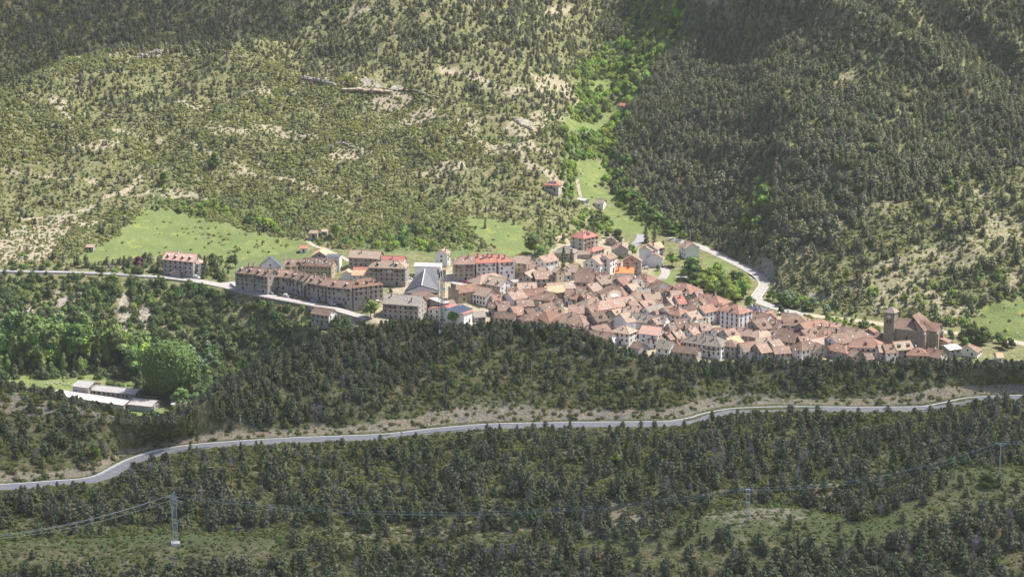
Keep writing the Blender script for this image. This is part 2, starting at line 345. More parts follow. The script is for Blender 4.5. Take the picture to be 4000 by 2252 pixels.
for e in [(1000,600,150,34),(1050,520,90,30),(1120,610,90,40),(620,520,260,26),(560,560,200,30),(1380,610,60,40),(700,660,300,30),(1450,380,40,120),(1500,180,60,60),(1600,80,90,90),(1700,100,80,80)]:
    green[region('back', 'ell', e)] = 1
for e in [(230,1350,260,26),(560,1345,200,30),(1880,1300,200,50),(2100,1310,200,60),(2480,1180,130,50),(1500,1345,300,25),(2240,1250,110,30)]: green[region('near', 'ell', e)] = .8
for e in [(1010,1340,260,22),(1330,1330,300,26),(1900,1300,160,30),(2140,1240,130,40),(1560,1285,40,34),(285,1330,30,10),(350,1330,26,12),(1510,1275,22,20),(1570,1310,20,16)]:
    bare[region('near', 'ell', e)] = .55
scar = region('near', 'poly', [(1515,1258),(1545,1262),(1575,1290),(1630,1300),(1640,1318),(1570,1325),(1545,1300)], .5); bare[scar] = 1
bare[(RSg >= RI['ditch'] + .25) & (RSg <= RI['cut'] + .035)] = .95
rock[(RSg >= RI['ditch'] + .2) & (RSg <= RI['cut'] + .1) & (RU > 1780) & (RU < 3200) & (vnoise(RX, RY, 16, 5) > .5)] = .38
bare[(RSg >= RI['cut'] + .03) & (RSg <= RI['cut'] + .12) & (vnoise(RX, RY, 14, 6) > .55)] = .5
for e in [(100,1005,170,28),(230,1035,110,14),(60,1030,70,18),(330,1055,60,10)]: bare[region('mid', 'ell', e)] = .85
for e in [(1330,970,90,12),(1900,1005,120,9),(1650,988,60,8)]: bare[region('mid', 'ell', e)] = .45
for l, w in [([(430,330),(640,400),(700,430)], 4), ([(560,560),(700,585),(760,600)], 2), ([(950,470),(1080,505),(1170,520)], 2), ([(900,545),(1000,540),(1120,560)], 2), ([(380,300),(520,330),(640,330)], 4), ([(240,480),(330,500),(430,490)], 4), ([(290,340),(560,415),(680,440),(800,480),(885,505)], 6), ([(490,465),(620,430)], 5), ([(200,525),(360,465)], 6), ([(0,615),(110,600),(240,560)], 12), ([(130,270),(170,310)], 12),
             ([(720,450),(860,495)], 11), ([(1080,270),(1210,360),(1420,480)], 7), ([(1210,360),(1400,420)], 6), ([(0,420),(120,440),(340,460)], 5), ([(60,545),(250,520)], 7), ([(330,420),(350,470)], 6),
             ([(1440,500),(1400,470),(1330,430)], 5), ([(1420,310),(1480,270)], 3), ([(1340,200),(1470,260)], 9), ([(1100,190),(1350,260),(1420,330)], 8), ([(0,235),(180,180),(340,138)], 3)]:
    bare[region('back', 'line', l, .8, w)] = .9
for e in [(1050,285,46,18),(1180,335,30,14),(1250,380,40,16),(640,250,36,16),(150,285,30,14),(880,385,60,22),(1325,330,50,30),(60,600,90,40),(140,560,60,30),(1130,430,60,20),(900,62,30,14),
          (1400,215,60,22),(1330,245,70,16),(1300,400,50,18),(40,640,120,20),(480,290,60,12),(700,330,80,14),(980,250,60,16),(1380,20,60,20),(1800,15,60,20),(560,350,90,12),(420,650,40,10),(800,340,40,10),(250,380,80,14),(470,505,60,10)]:
    bare[region('back', 'ell', e, 1.2)] = .7
for e in [(2250,700,90,50),(2330,660,70,30),(2180,720,60,40),(2420,660,80,40),(2300,760,140,26),(2520,600,80,50),(2200,560,60,20),(2450,500,60,20),(2540,720,50,30),(2140,185,40,12),(2010,640,60,30),(1930,690,50,30),(2400,790,60,20)]:
    bare[region('back', 'ell', e, 1.2)] = .52
for e in [(490,650,60,14),(430,655,36,10),(560,655,20,10),(1420,605,24,20),(1530,610,26,20),(150,690,150,8)]: bare[region('back', 'ell', e, .5)] = 1
for e in [(810,205,34,9),(390,138,26,6),(950,228,70,8),(1310,312,20,12),(1790,10,40,8),(1930,660,30,14),(2060,745,50,9)]:
    rock[region('back', 'ell', e, .8)] = 1
for e in [(148,770,12,46),(312,785,16,46),(365,795,18,34),(320,840,12,30),(180,740,26,16),(690,905,22,20),(70,785,20,14),(1000,700,10,20)]:
    rock[region('gorge', 'ell', e, .6)] = 1; bare[region('gorge', 'ell', e, .8)] = .9
# settlement ground: paved / bare between the houses
town = region('back', 'poly', [(1000,690),(1330,640),(1440,610),(1560,600),(1680,650),(1640,690),(1700,730),(1840,760),(2140,840),(2300,900),(2300,960),(1400,960),(1180,900),(1100,830),(960,760)], .3) | region('flat', 'poly', [(960,760),(1180,690),(1500,640),(1640,680),(1700,730),(1840,760),(2140,840),(2300,900),(2300,980),(1300,980),(900,820)], .3)
ca = me.color_attributes.new('cover', 'FLOAT_COLOR', 'POINT')
for _ in range(1):
    for A in (grass, bare, rock, green):
        A[1:-1, 1:-1] = (A[1:-1, 1:-1] * 2 + A[:-2, 1:-1] + A[2:, 1:-1] + A[1:-1, :-2] + A[1:-1, 2:]) / 6
cols = np.stack([grass, np.where(town, np.maximum(bare, .7), bare), rock, green], -1).reshape(-1, 4).astype(np.float32)
ca.data.foreach_set('color', cols.ravel())
def ground_material():
    m = bpy.data.materials.new('ground'); m.use_nodes = True; nt = m.node_tree; N = nt.nodes; L = nt.links
    b = N["Principled BSDF"]; b.inputs["Roughness"].default_value = 1; b.inputs["Specular IOR Level"].default_value = .1
    at = N.new("ShaderNodeAttribute"); at.attribute_name = 'cover'; se = N.new("ShaderNodeSeparateColor"); L.new(at.outputs["Color"], se.inputs[0])
    geo = N.new("ShaderNodeNewGeometry")
    def noise(s, d=4, lo=.4, hi=.6, rough=.55):
        n = N.new("ShaderNodeTexNoise"); n.inputs["Scale"].default_value = s; n.inputs["Detail"].default_value = d; n.inputs["Roughness"].default_value = rough
        L.new(geo.outputs["Position"], n.inputs["Vector"]); r = N.new("ShaderNodeMapRange"); r.inputs[1].default_value = lo; r.inputs[2].default_value = hi
        L.new(n.outputs[0], r.inputs[0]); return r.outputs[0]
    def mix(f, a, c):
        x = N.new("ShaderNodeMix"); x.data_type = 'RGBA'; L.new(f, x.inputs[0])
        for s_, q in ((6, a), (7, c)):
            if isinstance(q, tuple): x.inputs[s_].default_value = (*q, 1)
            else: L.new(q, x.inputs[s_])
        return x.outputs[2]
    def math_(op, a, c):
        x = N.new("ShaderNodeMath"); x.operation = op; x.use_clamp = True
        for i, q in enumerate((a, c)):
            if isinstance(q, (int, float)): x.inputs[i].default_value = q
            else: L.new(q, x.inputs[i])
        return x.outputs[0]
    n_big = noise(.035, 4); n_mid = noise(.22, 4); n_fine = noise(.9, 3, .42, .58); n_f2 = noise(2.3, 2, .45, .6)
    scrub = mix(n_mid, (.135, .152, .058), (.195, .200, .085)); scrub = mix(n_fine, scrub, (.100, .115, .050)); scrub = mix(math_('MULTIPLY', noise(.11, 5, .50, .60), .6), scrub, (.215, .205, .105)); 
    scrub = mix(math_('MULTIPLY', noise(.5, 5, .52, .60), .65), scrub, (.31, .275, .175))
    grn = mix(n_mid, (.140, .185, .070), (.185, .215, .095)); grn = mix(n_fine, grn, (.105, .140, .055))
    base = mix(at.outputs["Alpha"], scrub, grn)
    soil = mix(n_mid, (.37, .315, .225), (.30, .255, .175)); soil = mix(n_fine, soil, (.43, .375, .285))
    soil = mix(math_('MULTIPLY', noise(1.1, 3, .52, .60), .85), soil, (.15, .155, .075))
    # soil wins where the painted weight beats the noise: ragged patches, not soft blends
    th = math_('MULTIPLY', math_('SUBTRACT', math_('ADD', se.outputs[1], math_('MULTIPLY', noise(.45, 5, .3, .7), .55)), .72), 5.0)
    c = mix(th, base, soil)
    rk = mix(noise(.16, 5, .4, .6), (.38, .34, .28), (.25, .225, .19)); rk = mix(noise(.8, 4, .5, .6), rk, (.15, .145, .13)); rk = mix(noise(.4, 4, .56, .64), rk, (.50, .42, .31))
    th2 = math_('MULTIPLY', math_('SUBTRACT', math_('ADD', se.outputs[2], math_('MULTIPLY', n_mid, .5)), .6), 4.0)
    c = mix(th2, c, rk)
    gr = mix(n_mid, (.160, .208, .072), (.200, .240, .085)); gr = mix(noise(.07, 3), gr, (.145, .190, .070)); gr = mix(math_('MULTIPLY', noise(1.4, 2, .5, .65), .5), gr, (.13, .165, .06))
    gr = mix(math_('MULTIPLY', noise(.12, 4, .60, .68), .5), gr, (.33, .34, .08))
    c = mix(math_('MULTIPLY', se.outputs[0], 1.0), c, gr)
    L.new(c, b.inputs["Base Color"])
    bp = N.new("ShaderNodeBump"); bp.inputs["Strength"].default_value = .7; bp.inputs["Distance"].default_value = .6
    L.new(noise(.7, 5, .2, .8), bp.inputs["Height"]); L.new(bp.outputs[0], b.inputs["Normal"])
    return m
me.materials.append(ground_material())
# ------------------------------------------------------------------ roads, streets, walls
def ribbon(pts, name, m, width, lift=.12, parent=None, closed=None, z=None, off=0.0, thick=None, step=4.0):
    P = [Vector((p[0], p[1], 0)) for p in pts]
    # resample with Catmull-Rom
    Q = []
    for i in range(len(P) - 1):
        p0, p1, p2, p3 = P[max(i - 1, 0)], P[i], P[i + 1], P[min(i + 2, len(P) - 1)]
        n = max(2, int((p2 - p1).length / step))
        for k in range(n):
            t = k / n; Q.append(.5 * ((2 * p1) + (p2 - p0) * t + (2 * p0 - 5 * p1 + 4 * p2 - p3) * t * t + (3 * p1 - p0 - 3 * p2 + p3) * t ** 3))
    Q.append(P[-1]); mb = MB(); prev = None; out = []
    for i, q in enumerate(Q):
        d = (Q[min(i + 1, len(Q) - 1)] - Q[max(i - 1, 0)]); d.normalize(); nrm = Vector((-d.y, d.x, 0))
        a = q + nrm * (off - width / 2); c = q + nrm * (off + width / 2)
        if z is None: zz = max(gz(a.x, a.y), gz(c.x, c.y), gz(q.x, q.y)) + lift
        else: zz = z + lift
        out.append((q, zz, nrm, d)); cur = ((a.x, a.y, zz), (c.x, c.y, zz))
        if prev: mb.face((prev[0], cur[0], cur[1], prev[1]), m)
        if prev and thick:
            mb.face(((prev[0][0], prev[0][1], prev[0][2] - thick), (cur[0][0], cur[0][1], cur[0][2] - thick), cur[0], prev[0]), m)
            mb.face((prev[1], cur[1], (cur[1][0], cur[1][1], cur[1][2] - thick), (prev[1][0], prev[1][1], prev[1][2] - thick)), m)
        prev = cur
    o = mb.build(name, parent); return o, out
roadc = [(float(rX[i]), float(rY[i])) for i in range(0, NU, 2)]
r_o, rpath = ribbon(roadc, 'mountain_road', M['asph'], 6.6, .06, z=ROADZ); tag(r_o, kind='structure')
for off, nm in ((3.05, 'road_edge_line'), (-3.05, 'road_edge_line')):
    o, _ = ribbon(roadc, nm, M['line'], .16, .066, z=ROADZ, off=off); tag(o, kind='structure'); o.name = 'road_markings'
o, _ = ribbon(roadc, 'road_gutter', M['line'], 1.0, .32, z=ROADZ, off=3.9, thick=.34); tag(o, 'pale concrete gutter kerb along the uphill edge of the mountain road', 'kerb')
mb = MB()
acc = 0
for i in range(len(rpath) - 1):
    if i % 3 == 0:
        q, zz, nrm, d = rpath[i]; a = q; c = q + d * 2.6
        mb.face(((a - nrm * .07)[:2] + (zz + .01,), (c - nrm * .07)[:2] + (zz + .01,), (c + nrm * .07)[:2] + (zz + .01,), (a + nrm * .07)[:2] + (zz + .01,)), M['line'])
tag(mb.build('road_markings'), kind='structure')
def guard_rail(u0, u1, label):
    seg = [p for p in rpath if u0 <= project(p[0].x, p[0].y, ROADZ)[0] <= u1]
    root = empty('guard_rail', (seg[0][0].x, seg[0][0].y, ROADZ)); tag(root, label, 'guard rail', 'guard rails on the mountain road')
    mb = MB(); pb = MB(); base = root.location
    for i, (q, zz, nrm, d) in enumerate(seg):
        p = q - nrm * 3.6
        if i: 
            a, b = prev, p
            for s_ in (0,):
                mb.face(((a.x, a.y, ROADZ + .45), (b.x, b.y, ROADZ + .45), (b.x, b.y, ROADZ + .80), (a.x, a.y, ROADZ + .80)), M['steel'])
                mb.face(((a.x, a.y - .08, ROADZ + .80), (b.x, b.y - .08, ROADZ + .80), (b.x, b.y - .08, ROADZ + .45), (a.x, a.y - .08, ROADZ + .45)), M['steel'])
        prev = p
        if i % 2 == 0:
            pb = MB(); pb.box((p.x - base.x, p.y + .1 - base.y, .3), (.12, .12, .9), M['steel']); pb.build('post', root)
    for m_, nm in ((mb, 'rail'),):
        m_.v = [(x - base.x, y - base.y, z - base.z) for x, y, z in m_.v]; m_.build(nm, root)
guard_rail(640, 820, 'steel guard rail where the road leaves the bend'); guard_rail(1500, 1820, 'steel guard rail beside the straight middle of the mountain road'); guard_rail(3560, 3800, 'steel guard rail on the rising bend at the right of the road'); guard_rail(440, 560, 'short guard rail on the tight bend of the mountain road')
NV3 = verts.copy(); FLAT = []
def flatten(pts, w, z=None):
    """cut and fill the land so that a road lies on it; returns the graded centre line"""
    P = [Vector((p[0], p[1], 0)) for p in pts]; Q = []
    for i in range(len(P) - 1):
        p0, p1, p2, p3 = P[max(i - 1, 0)], P[i], P[i + 1], P[min(i + 2, len(P) - 1)]
        n = max(2, int((p2 - p1).length / 3))
        for k in range(n):
            t = k / n; Q.append(.5 * ((2 * p1) + (p2 - p0) * t + (2 * p0 - 5 * p1 + 4 * p2 - p3) * t * t + (3 * p1 - p0 - 3 * p2 + p3) * t ** 3))
    Q.append(P[-1]); zs = np.array([gz(q.x, q.y) for q in Q])
    for _ in range(12): zs[1:-1] = (zs[:-2] + zs[1:-1] + zs[2:]) / 3
    best = np.full(len(NV3), 1e9); bz = np.zeros(len(NV3))
    xs = np.array([q.x for q in Q]); ys = np.array([q.y for q in Q])
    sel = np.where((NV3[:, 0] > xs.min() - 25) & (NV3[:, 0] < xs.max() + 25) & (NV3[:, 1] > ys.min() - 25) & (NV3[:, 1] < ys.max() + 25))[0]
    d = np.hypot(NV3[sel, 0][:, None] - xs[None], NV3[sel, 1][:, None] - ys[None]); k = d.argmin(1); dm = d.min(1)
    wgt = np.clip((w * .5 + 5.5 - dm) / 3.0, 0, 1); NV3[sel, 2] = NV3[sel, 2] * (1 - wgt) + (zs[k] - .05) * wgt
    return [(q.x, q.y, float(z_)) for q, z_ in zip(Q, zs)]
def strip(path, name, m, width, lift, off=0.0):
    mb = MB(); prev = None
    for i, q in enumerate(path):
        a = Vector(path[max(i - 1, 0)]); b = Vector(path[min(i + 1, len(path) - 1)]); d = (b - a); d.z = 0; d.normalize(); n = Vector((-d.y, d.x, 0)); c = Vector(q)
        cur = (c + n * (off - width / 2) + Vector((0, 0, lift)), c + n * (off + width / 2) + Vector((0, 0, lift)))
        if prev: mb.face((prev[0], cur[0], cur[1], prev[1]), m)
        prev = cur
    o = mb.build(name); tag(o, kind='structure'); return o
def pxpath(pts, k=1.0): return [tuple(hit(u * k, v * k)[:2]) for u, v in pts]
def road(pts, name, m, w, label=None, lift=.12, **kw):
    path = flatten(pxpath(pts), w); return strip(path, name, m, w, lift), path
main_pts = [(2628,938),(2700,952),(2765,975),(2830,1006),(2890,1036),(2940,1062),(2975,1088),(2985,1112),(2968,1138),(2955,1165),(2990,1188),(3060,1210),(3160,1230)]
_, mp = road(main_pts, 'valley_road', M['pave'], 7.2)
for off in (3.3, -3.3): strip(mp, 'road_markings', M['line'], .22, .15, off)
mb = MB()
for i in range(0, len(mp) - 1, 2):
    a, c = Vector(mp[i]), Vector(mp[i + 1]); d = (c - a).normalized(); nrm = Vector((-d.y, d.x, 0)) * .1; up = Vector((0, 0, .15)); mb.face((a - nrm + up, c - nrm + up, c + nrm + up, a + nrm + up), M['line'])
tag(mb.build('road_markings'), kind='structure')
road([(3160,1230),(3260,1243),(3400,1258),(3520,1278),(3640,1292),(3760,1305)], 'promenade', M['dirt'], 8)
road([(3930,1328),(4010,1345),(4100,1362)], 'promenade', M['dirt'], 8)
road([(2640,1082),(2700,1080),(2800,1076),(2880,1080),(2960,1085)], 'side_road', M['pave'], 5)
SLINE = [(int(u), ) for u in range(-900, 1480, 60)]
shY = rows[RI['shelf']][1]; shZ = rows[RI['shelf']][2]; shX = (UU - 2000) / FPX * (shY * cp + (HC - shZ) * sp_)
def shelf_xy(u, dy=0.0):
    y = float(np.interp(u, UU, shY)) + dy; x = float(np.interp(u, UU, shX)); return (x, y)
street = [shelf_xy(u, 5.0) for u in range(-900, 1461, 60)]
o, stp = ribbon([shelf_xy(u, 5.0) for u in range(600, 1461, 60)], 'village_street', M['pave'], 7.5, .16, step=5); tag(o, kind='structure')
o, stq = ribbon([shelf_xy(u, 4.0) for u in range(-900, 661, 60)], 'village_street', M['asph'], 5.2, .14, step=5); tag(o, kind='structure')
# stone retaining wall with a pale coping on the outer edge of the street
o, wp = ribbon([shelf_xy(u, .3) for u in range(640, 1461, 60)], 'retaining_wall', WM['S'], .6, .7, thick=5.5, step=5)
tag(o, 'long grey stone retaining wall holding up the terrace street', 'retaining wall')
c_o, _ = ribbon([shelf_xy(u, .3) for u in range(640, 1461, 60)], 'coping', M['conc'], .8, .84, thick=.14, step=5); c_o.parent = o
o, _ = ribbon([shelf_xy(u, .3) for u in range(-900, 640, 60)], 'parapet_wall', WM['S'], .4, .45, thick=1.2, step=5)
tag(o, 'low stone parapet wall edging the street above the gorge', 'parapet wall')
road([(860,1115),(910,1105),(960,1110),(1040,1118)], 'street_apron', M['pave'], 11, lift=.2)
road([(2378,1010),(2400,1000),(2430,985),(2470,962),(2500,938),(2508,915)], 'hill_street', M['asph'], 7, lift=.2)
road([(2585,1090),(2600,1065),(2590,1045),(2560,1028),(2520,1018)], 'lane', M['pave'], 6, lift=.2)
road([(1215,928),(1203,940),(1225,960),(1270,975),(1310,992),(1345,1008),(1362,1022)], 'dirt_track', M['dirt'], 3.2, lift=.15)
road([(1545,1085),(1600,1092),(1660,1098),(1720,1100)], 'car_park', M['pave'], 12, lift=.2)
road([(1740,1070),(1760,1095),(1800,1110),(1860,1112),(2010,1098),(2060,1090)], 'lane', M['pave'], 7, lift=.2)
flatten(pxpath([(1212,1262),(1265,1275),(1320,1285)]), 15); road([(1300,1262),(1345,1272),(1400,1288),(1440,1300)], 'lower_lane', M['pave'], 6, lift=.3)
road([(2255,700),(2262,740),(2280,790),(2320,830)], 'dirt_track', M['dirt'], 2.4, lift=.15)

verts = NV3; me.vertices.foreach_set('co', verts.ravel().astype(np.float32)); me.update()
bvh = BVHTree.FromPolygons(verts.tolist(), quads.tolist())
# ------------------------------------------------------------------ houses
def unit_window(name, w, h, shut, frame=None):
    mb = MB(); mb.box((0, 0, h / 2), (w + .24, .10, h + .2), frame or M['wood']); mb.box((0, -.06, h / 2), (w, .04, h), M['glass'])
    if shut == 1: mb.box((0, -.085, h * .28), (w, .05, h * .45), M['wood'])
    if shut == 2: mb.box((0, -.085, h / 2), (w, .05, h), M['wood'])
    if shut == 3: mb.box((0, -.085, h / 2), (w * 1.05, .05, h), M['green'])
    if shut == 4: mb.box((0, -.085, h * .35), (w, .05, h * .66), M['owood'])
    return mb.mesh(name)
WIN = {'a': unit_window('window', .9, 1.2, 0), 'b': unit_window('window', 1.0, 1.5, 1), 'c': unit_window('window', .8, 1.0, 0), 'd': unit_window('window', 1.0, 2.0, 2),
       'g': unit_window('window', 1.2, 2.2, 3, M['white']), 'o': unit_window('window', 1.1, 1.4, 4), 'w': unit_window('window', 1.0, 1.3, 0, M['white'])}
def door_mesh():
    mb = MB(); mb.box((0, 0, 1.05), (1.3, .1, 2.2), M['wood']); mb.box((0, -.06, 1.0), (1.05, .05, 2.0), M['dark']); return mb.mesh('door')
DOOR = door_mesh()
def chimney_mesh(h=1.7, w=.75, col='chim', cyl=False):
    mb = MB()
    if cyl: mb.tube((0, 0, -1.2), (0, 0, h), w * .75, M[col], 8, w * .55); mb.tube((0, 0, h), (0, 0, h + .35), w * .5, M['white'], 8, .1)
    else:
        mb.box((0, 0, h / 2 - .6), (w, w, h + 1.2), M[col]); mb.box((0, 0, h + .08), (w + .25, w + .25, .14), M['conc'])
        for sx in (-.3, .3): mb.box((sx * w, 0, h + .25), (.1, w * .8, .22), M['conc'])
        mb.box((0, 0, h + .42), (w + .3, w + .3, .1), RM['r'])
    return mb.mesh('chimney')
CHIM = [chimney_mesh(), chimney_mesh(2.1, .9), chimney_mesh(1.5, .6, 'white'), chimney_mesh(1.3, .9, 'conc', True)]
def skylight_mesh():
    mb = MB(); mb.box((0, 0, .06), (.85, 1.1, .12), M['dark']); mb.box((0, 0, .14), (.7, .95, .05), M['sky']); return mb.mesh('skylight')
SKYL = skylight_mesh()
def dish_mesh():
    mb = MB(); mb.tube((0, 0, 0), (0, 0, .9), .05, M['steel'], 5)
    for k in range(10):
        a, b = 2 * math.pi * k / 10, 2 * math.pi * (k + 1) / 10
        mb.face(((0, -.12, 1.0), (.42 * math.cos(a), -.28, 1.0 + .42 * math.sin(a)), (.42 * math.cos(b), -.28, 1.0 + .42 * math.sin(b))), M['white'])
        mb.face(((0, -.08, 1.0), (.42 * math.cos(b), -.24, 1.0 + .42 * math.sin(b)), (.42 * math.cos(a), -.24, 1.0 + .42 * math.sin(a))), M['white'])
    return mb.mesh('satellite_dish')
DISH = dish_mesh()
def dormer_mesh(rk, wk, big=False):
    w, h, d = (1.5, 1.5, 2.4) if not big else (2.2, 2.3, 3.2); mb = MB(); t = WM[wk]
    mb.box((0, d / 2 - .1, h / 2 - .3), (w, d, h + .6), t)
    a = .30; z0, z1 = h - .05, h + w * .42
    for s_ in (-1, 1):
        mb.face([(s_ * (w / 2 + a), -.35, z0 - .1), (0, -.35, z1), (0, d + .9, z1), (s_ * (w / 2 + a), d, z0 - .1)][::s_], RM[rk])
        mb.face([(s_ * (w / 2 + a), -.35, z0 - .24), (0, -.35, z1 - .14), (0, d + .9, z1 - .14), (s_ * (w / 2 + a), d, z0 - .24)][::-s_], M['wood'])
    mb.face(((-w / 2, -.1, h), (w / 2, -.1, h), (0, -.1, z1 - .12)), t)
    mb.box((0, -.12, h * .45), (w * .62, .06, h * .8), M['glass']); return mb.mesh('dormer')
DORM = {}
def balcony_mesh(L, wood=True):
    mb = MB(); c = M['wood'] if wood else M['conc']; mb.box((0, -.55, 0), (L, 1.1, .16), c)
    n = max(2, int(L / .35))
    for k in range(n + 1): mb.box((-L / 2 + L * k / n, -1.05, .5), (.06, .05, .95), M['wood'] if wood else M['dark'])
    mb.box((0, -1.05, 1.0), (L, .08, .08), M['wood'] if wood else M['dark']); 
    for s_ in (-1, 1): mb.box((s_ * L / 2, -.55, 1.0), (.06, 1.0, .06), M['wood'] if wood else M['dark'])
    return mb.mesh('balcony')
HOUSES = []
def house(o, s, x1, y1, x2, y2, W, wh, kind, walls, rf, opt='', label=None, short=None, pitch=31, name='house', cat='house', L=None, lean=0):
    """ridge seen from (x1, y1) to (x2, y2) in an enlarged crop with origin o and scale s; W depth in metres, wh wall height"""
    u1, v1, u2, v2 = o[0] + x1 / s, o[1] + y1 / s, o[0] + x2 / s, o[1] + y2 / s
    rise = W / 2 * math.tan(R(pitch)); hh = wh + rise
    if kind == 'f': rise = 0; hh = wh
    c = lifted((u1 + u2) / 2, (v1 + v2) / 2, hh); A = at_z(u1, v1, c.z + hh); B = at_z(u2, v2, c.z + hh)
    d = B - A; Lr = d.length; yaw = math.atan2(d.y, d.x)
    if L: Lr = L
    mid = (A + B) / 2
    e1 = W / 2 if kind in 'hl' else 0; e2 = W / 2 if kind in 'hr' else 0
    if yaw > math.pi / 2 + .05 or yaw < -math.pi / 2 + .05: yaw += math.pi; e1, e2 = e2, e1
    x0, x1_ = -Lr / 2 - e1, Lr / 2 + e2; T = x1_ - x0
    shift = (x0 + x1_) / 2; ca, sa = math.cos(yaw), math.sin(yaw)
    cx, cy = mid.x + shift * ca, mid.y + shift * sa
    base = min(gz(cx + a * ca - b * sa, cy + a * sa + b * ca, c.z) for a in (-T / 2, T / 2) for b in (-W / 2, W / 2)); base = min(base, c.z)
    zc = c.z - base   # local height of the reference ground
    root = empty(name, (cx, cy, base), yaw); H = wh + zc
    x0, x1_ = -T / 2, T / 2; ov = .55 if kind != 'f' else .1; tp = math.tan(R(pitch)); y0, y1v = -W / 2, W / 2
    wm, gm = WM[walls[0]], WM[walls[-1]]; mb = MB()
    zb = -1.2
    for y, fl in ((y0, 1), (y1v, -1)): mb.face([(x0, y, zb), (x1_, y, zb), (x1_, y, H), (x0, y, H)][::fl], wm)
    for x, fl, hip in ((x0, -1, e1 > 0 or kind == 'f'), (x1_, 1, e2 > 0 or kind == 'f')):
        p = [(x, y0, zb), (x, y1v, zb), (x, y1v, H)] + ([] if hip else [(x, 0, H + rise)]) + [(x, y0, H)]
        mb.face(p[::fl], gm)
    mb.build('wall', root)
    rb = MB(); rm = RM[rf]; th = .16
    if kind == 'f':
        rb.box((0, 0, H + .1), (T + .3, W + .3, .35), rm)
    else:
        ze = H - ov * tp + th; zr = H + rise + th
        xa, xb = x0 - ov, x1_ + ov; ya, yb = y0 - ov, y1v + ov
        ra = (x0 + e1) if e1 else xa; rb_ = (x1_ - e2) if e2 else xb
        E = [(xa, ya, ze), (xb, ya, ze), (xb, yb, ze), (xa, yb, ze)]; R1, R2 = (ra, 0, zr), (rb_, 0, zr)
        dn = lambda p: (p[0], p[1], p[2] - th * 1.1)
        top = [[E[0], E[1], R2, R1], [E[2], E[3], R1, R2]]
        if e1: top.append([E[3], E[0], R1])
        if e2: top.append([E[1], E[2], R2])
        for f in top: rb.face(f, rm); rb.face([dn(p) for p in f][::-1], M['wood'])
        for a, b in ((E[0], E[1]), (E[2], E[3])): rb.face((dn(a), dn(b), b, a), M['wood'])
        if e1: rb.face((dn(E[3]), dn(E[0]), E[0], E[3]), M['wood'])
        else: rb.face((dn(E[0]), E[0], R1, dn(R1)), M['wood']); rb.face((dn(R1), R1, E[3], dn(E[3])), M['wood'])
        if e2: rb.face((dn(E[1]), dn(E[2]), E[2], E[1]), M['wood'])
        else: rb.face((dn(R2), R2, E[1], dn(E[1])), M['wood']); rb.face((dn(E[2]), E[2], R2, dn(R2)), M['wood'])
        cm = M['cap'] if rf in 'bprlo' else rm
        rb.tube(R1, R2, .17, cm, 5)
        for e, ends, Rp in ((e1, (E[0], E[3]), R1), (e2, (E[1], E[2]), R2)):
            if e:
                for q in ends: rb.tube(q, Rp, .15, cm, 5)
    roof = rb.build('roof', root)
    rs = random.Random(int(u1 * 7 + v1 * 13))
    def opt_n(ch, dflt):
        i = opt.find(ch)
        if i < 0: return dflt
        return int(opt[i + 1]) if i + 1 < len(opt) and opt[i + 1].isdigit() else 1
    zroof = lambda y: H + rise - abs(y) * tp + th
    LR = (x0 + e1 * .8, x1_ - e2 * .8)
    if kind != 'f':
        nc = opt_n('c', rs.choice((0, 1, 1, 1, 2)) if wh > 3.5 else 0)
        for k in range(nc):
            y = rs.uniform(-.3, .12) * W; x = LR[0] + (LR[1] - LR[0]) * ((k + rs.uniform(.3, .7)) / nc)
            link('chimney', CHIM[opt_n('C', rs.choice((0, 0, 1, 2, 3)))], roof, (x, y, zroof(y)))
        for k in range(opt_n('s', rs.choice((0, 0, 0, 1, 1, 2)))):
            y = -rs.uniform(.18, .34) * W; n = max(1, opt_n('s', 1)); x = x0 + T * ((k + rs.uniform(.35, .65)) / n)
            sl = link('skylight', SKYL, roof, (x, y, zroof(y))); sl.rotation_euler = (R(pitch), 0, 0)
        nd = opt_n('d', 0)
        for k in range(nd):
            kk = (rf, walls[-1]); 
            if kk not in DORM: DORM[kk] = dormer_mesh(*kk)
            y = -.36 * W; x = x0 + T * ((k + .5) / nd) + rs.uniform(-.4, .4); link('dormer', DORM[kk], roof, (x, y, zroof(y) - .35))
        if opt_n('t', 1 if rs.random() < .16 else 0): link('satellite_dish', DISH, roof, (rs.uniform(LR[0], LR[1]) * .8, -.2 * W, zroof(.2 * W) - .1))
    fl = opt_n('F', 0) or max(1, int(wh / 2.9)); wk = 'a'
    i = opt.find('w'); wk = opt[i + 1] if i >= 0 else rs.choice('abcab')
    # windows on the two faces turned to the camera
    faces = [(0, T, (0, y0)), ]
    if yaw > 0.04 or kind in 'hlf' or True: pass
    for face in ('front', 'left', 'right'):
        if face == 'left' and yaw < .12: continue
        if face == 'right' and yaw > .9: continue
        w_ = T if face == 'front' else W; n = max(1, int(w_ / 3.1)) if face == 'front' else max(1, int(w_ / 4.2))
        if opt_n('N', 0) and face == 'front': n = opt_n('N', 0)
        if 'x' in opt and face != 'front': continue
        if 'X' in opt and face == 'front': continue
        for f in range(fl):
            for k in range(n):
                if rs.random() < .16 and 'A' not in opt: continue
                t = -w_ / 2 + w_ * (k + .5) / n + (rs.uniform(-.3, .3) if 'A' not in opt else 0); z = H - 2.2 - f * 2.9 + (0 if 'A' in opt else rs.uniform(-.2, .2))
                if z < .3: continue
                if face == 'front': p, rz_ = (t, y0 - .03, z), 0
                elif face == 'left': p, rz_ = (x0 - .03, t, z), -math.pi / 2
                else: p, rz_ = (x1_ + .03, t, z), math.pi / 2
                link('window', WIN[wk], root, p, rz_)
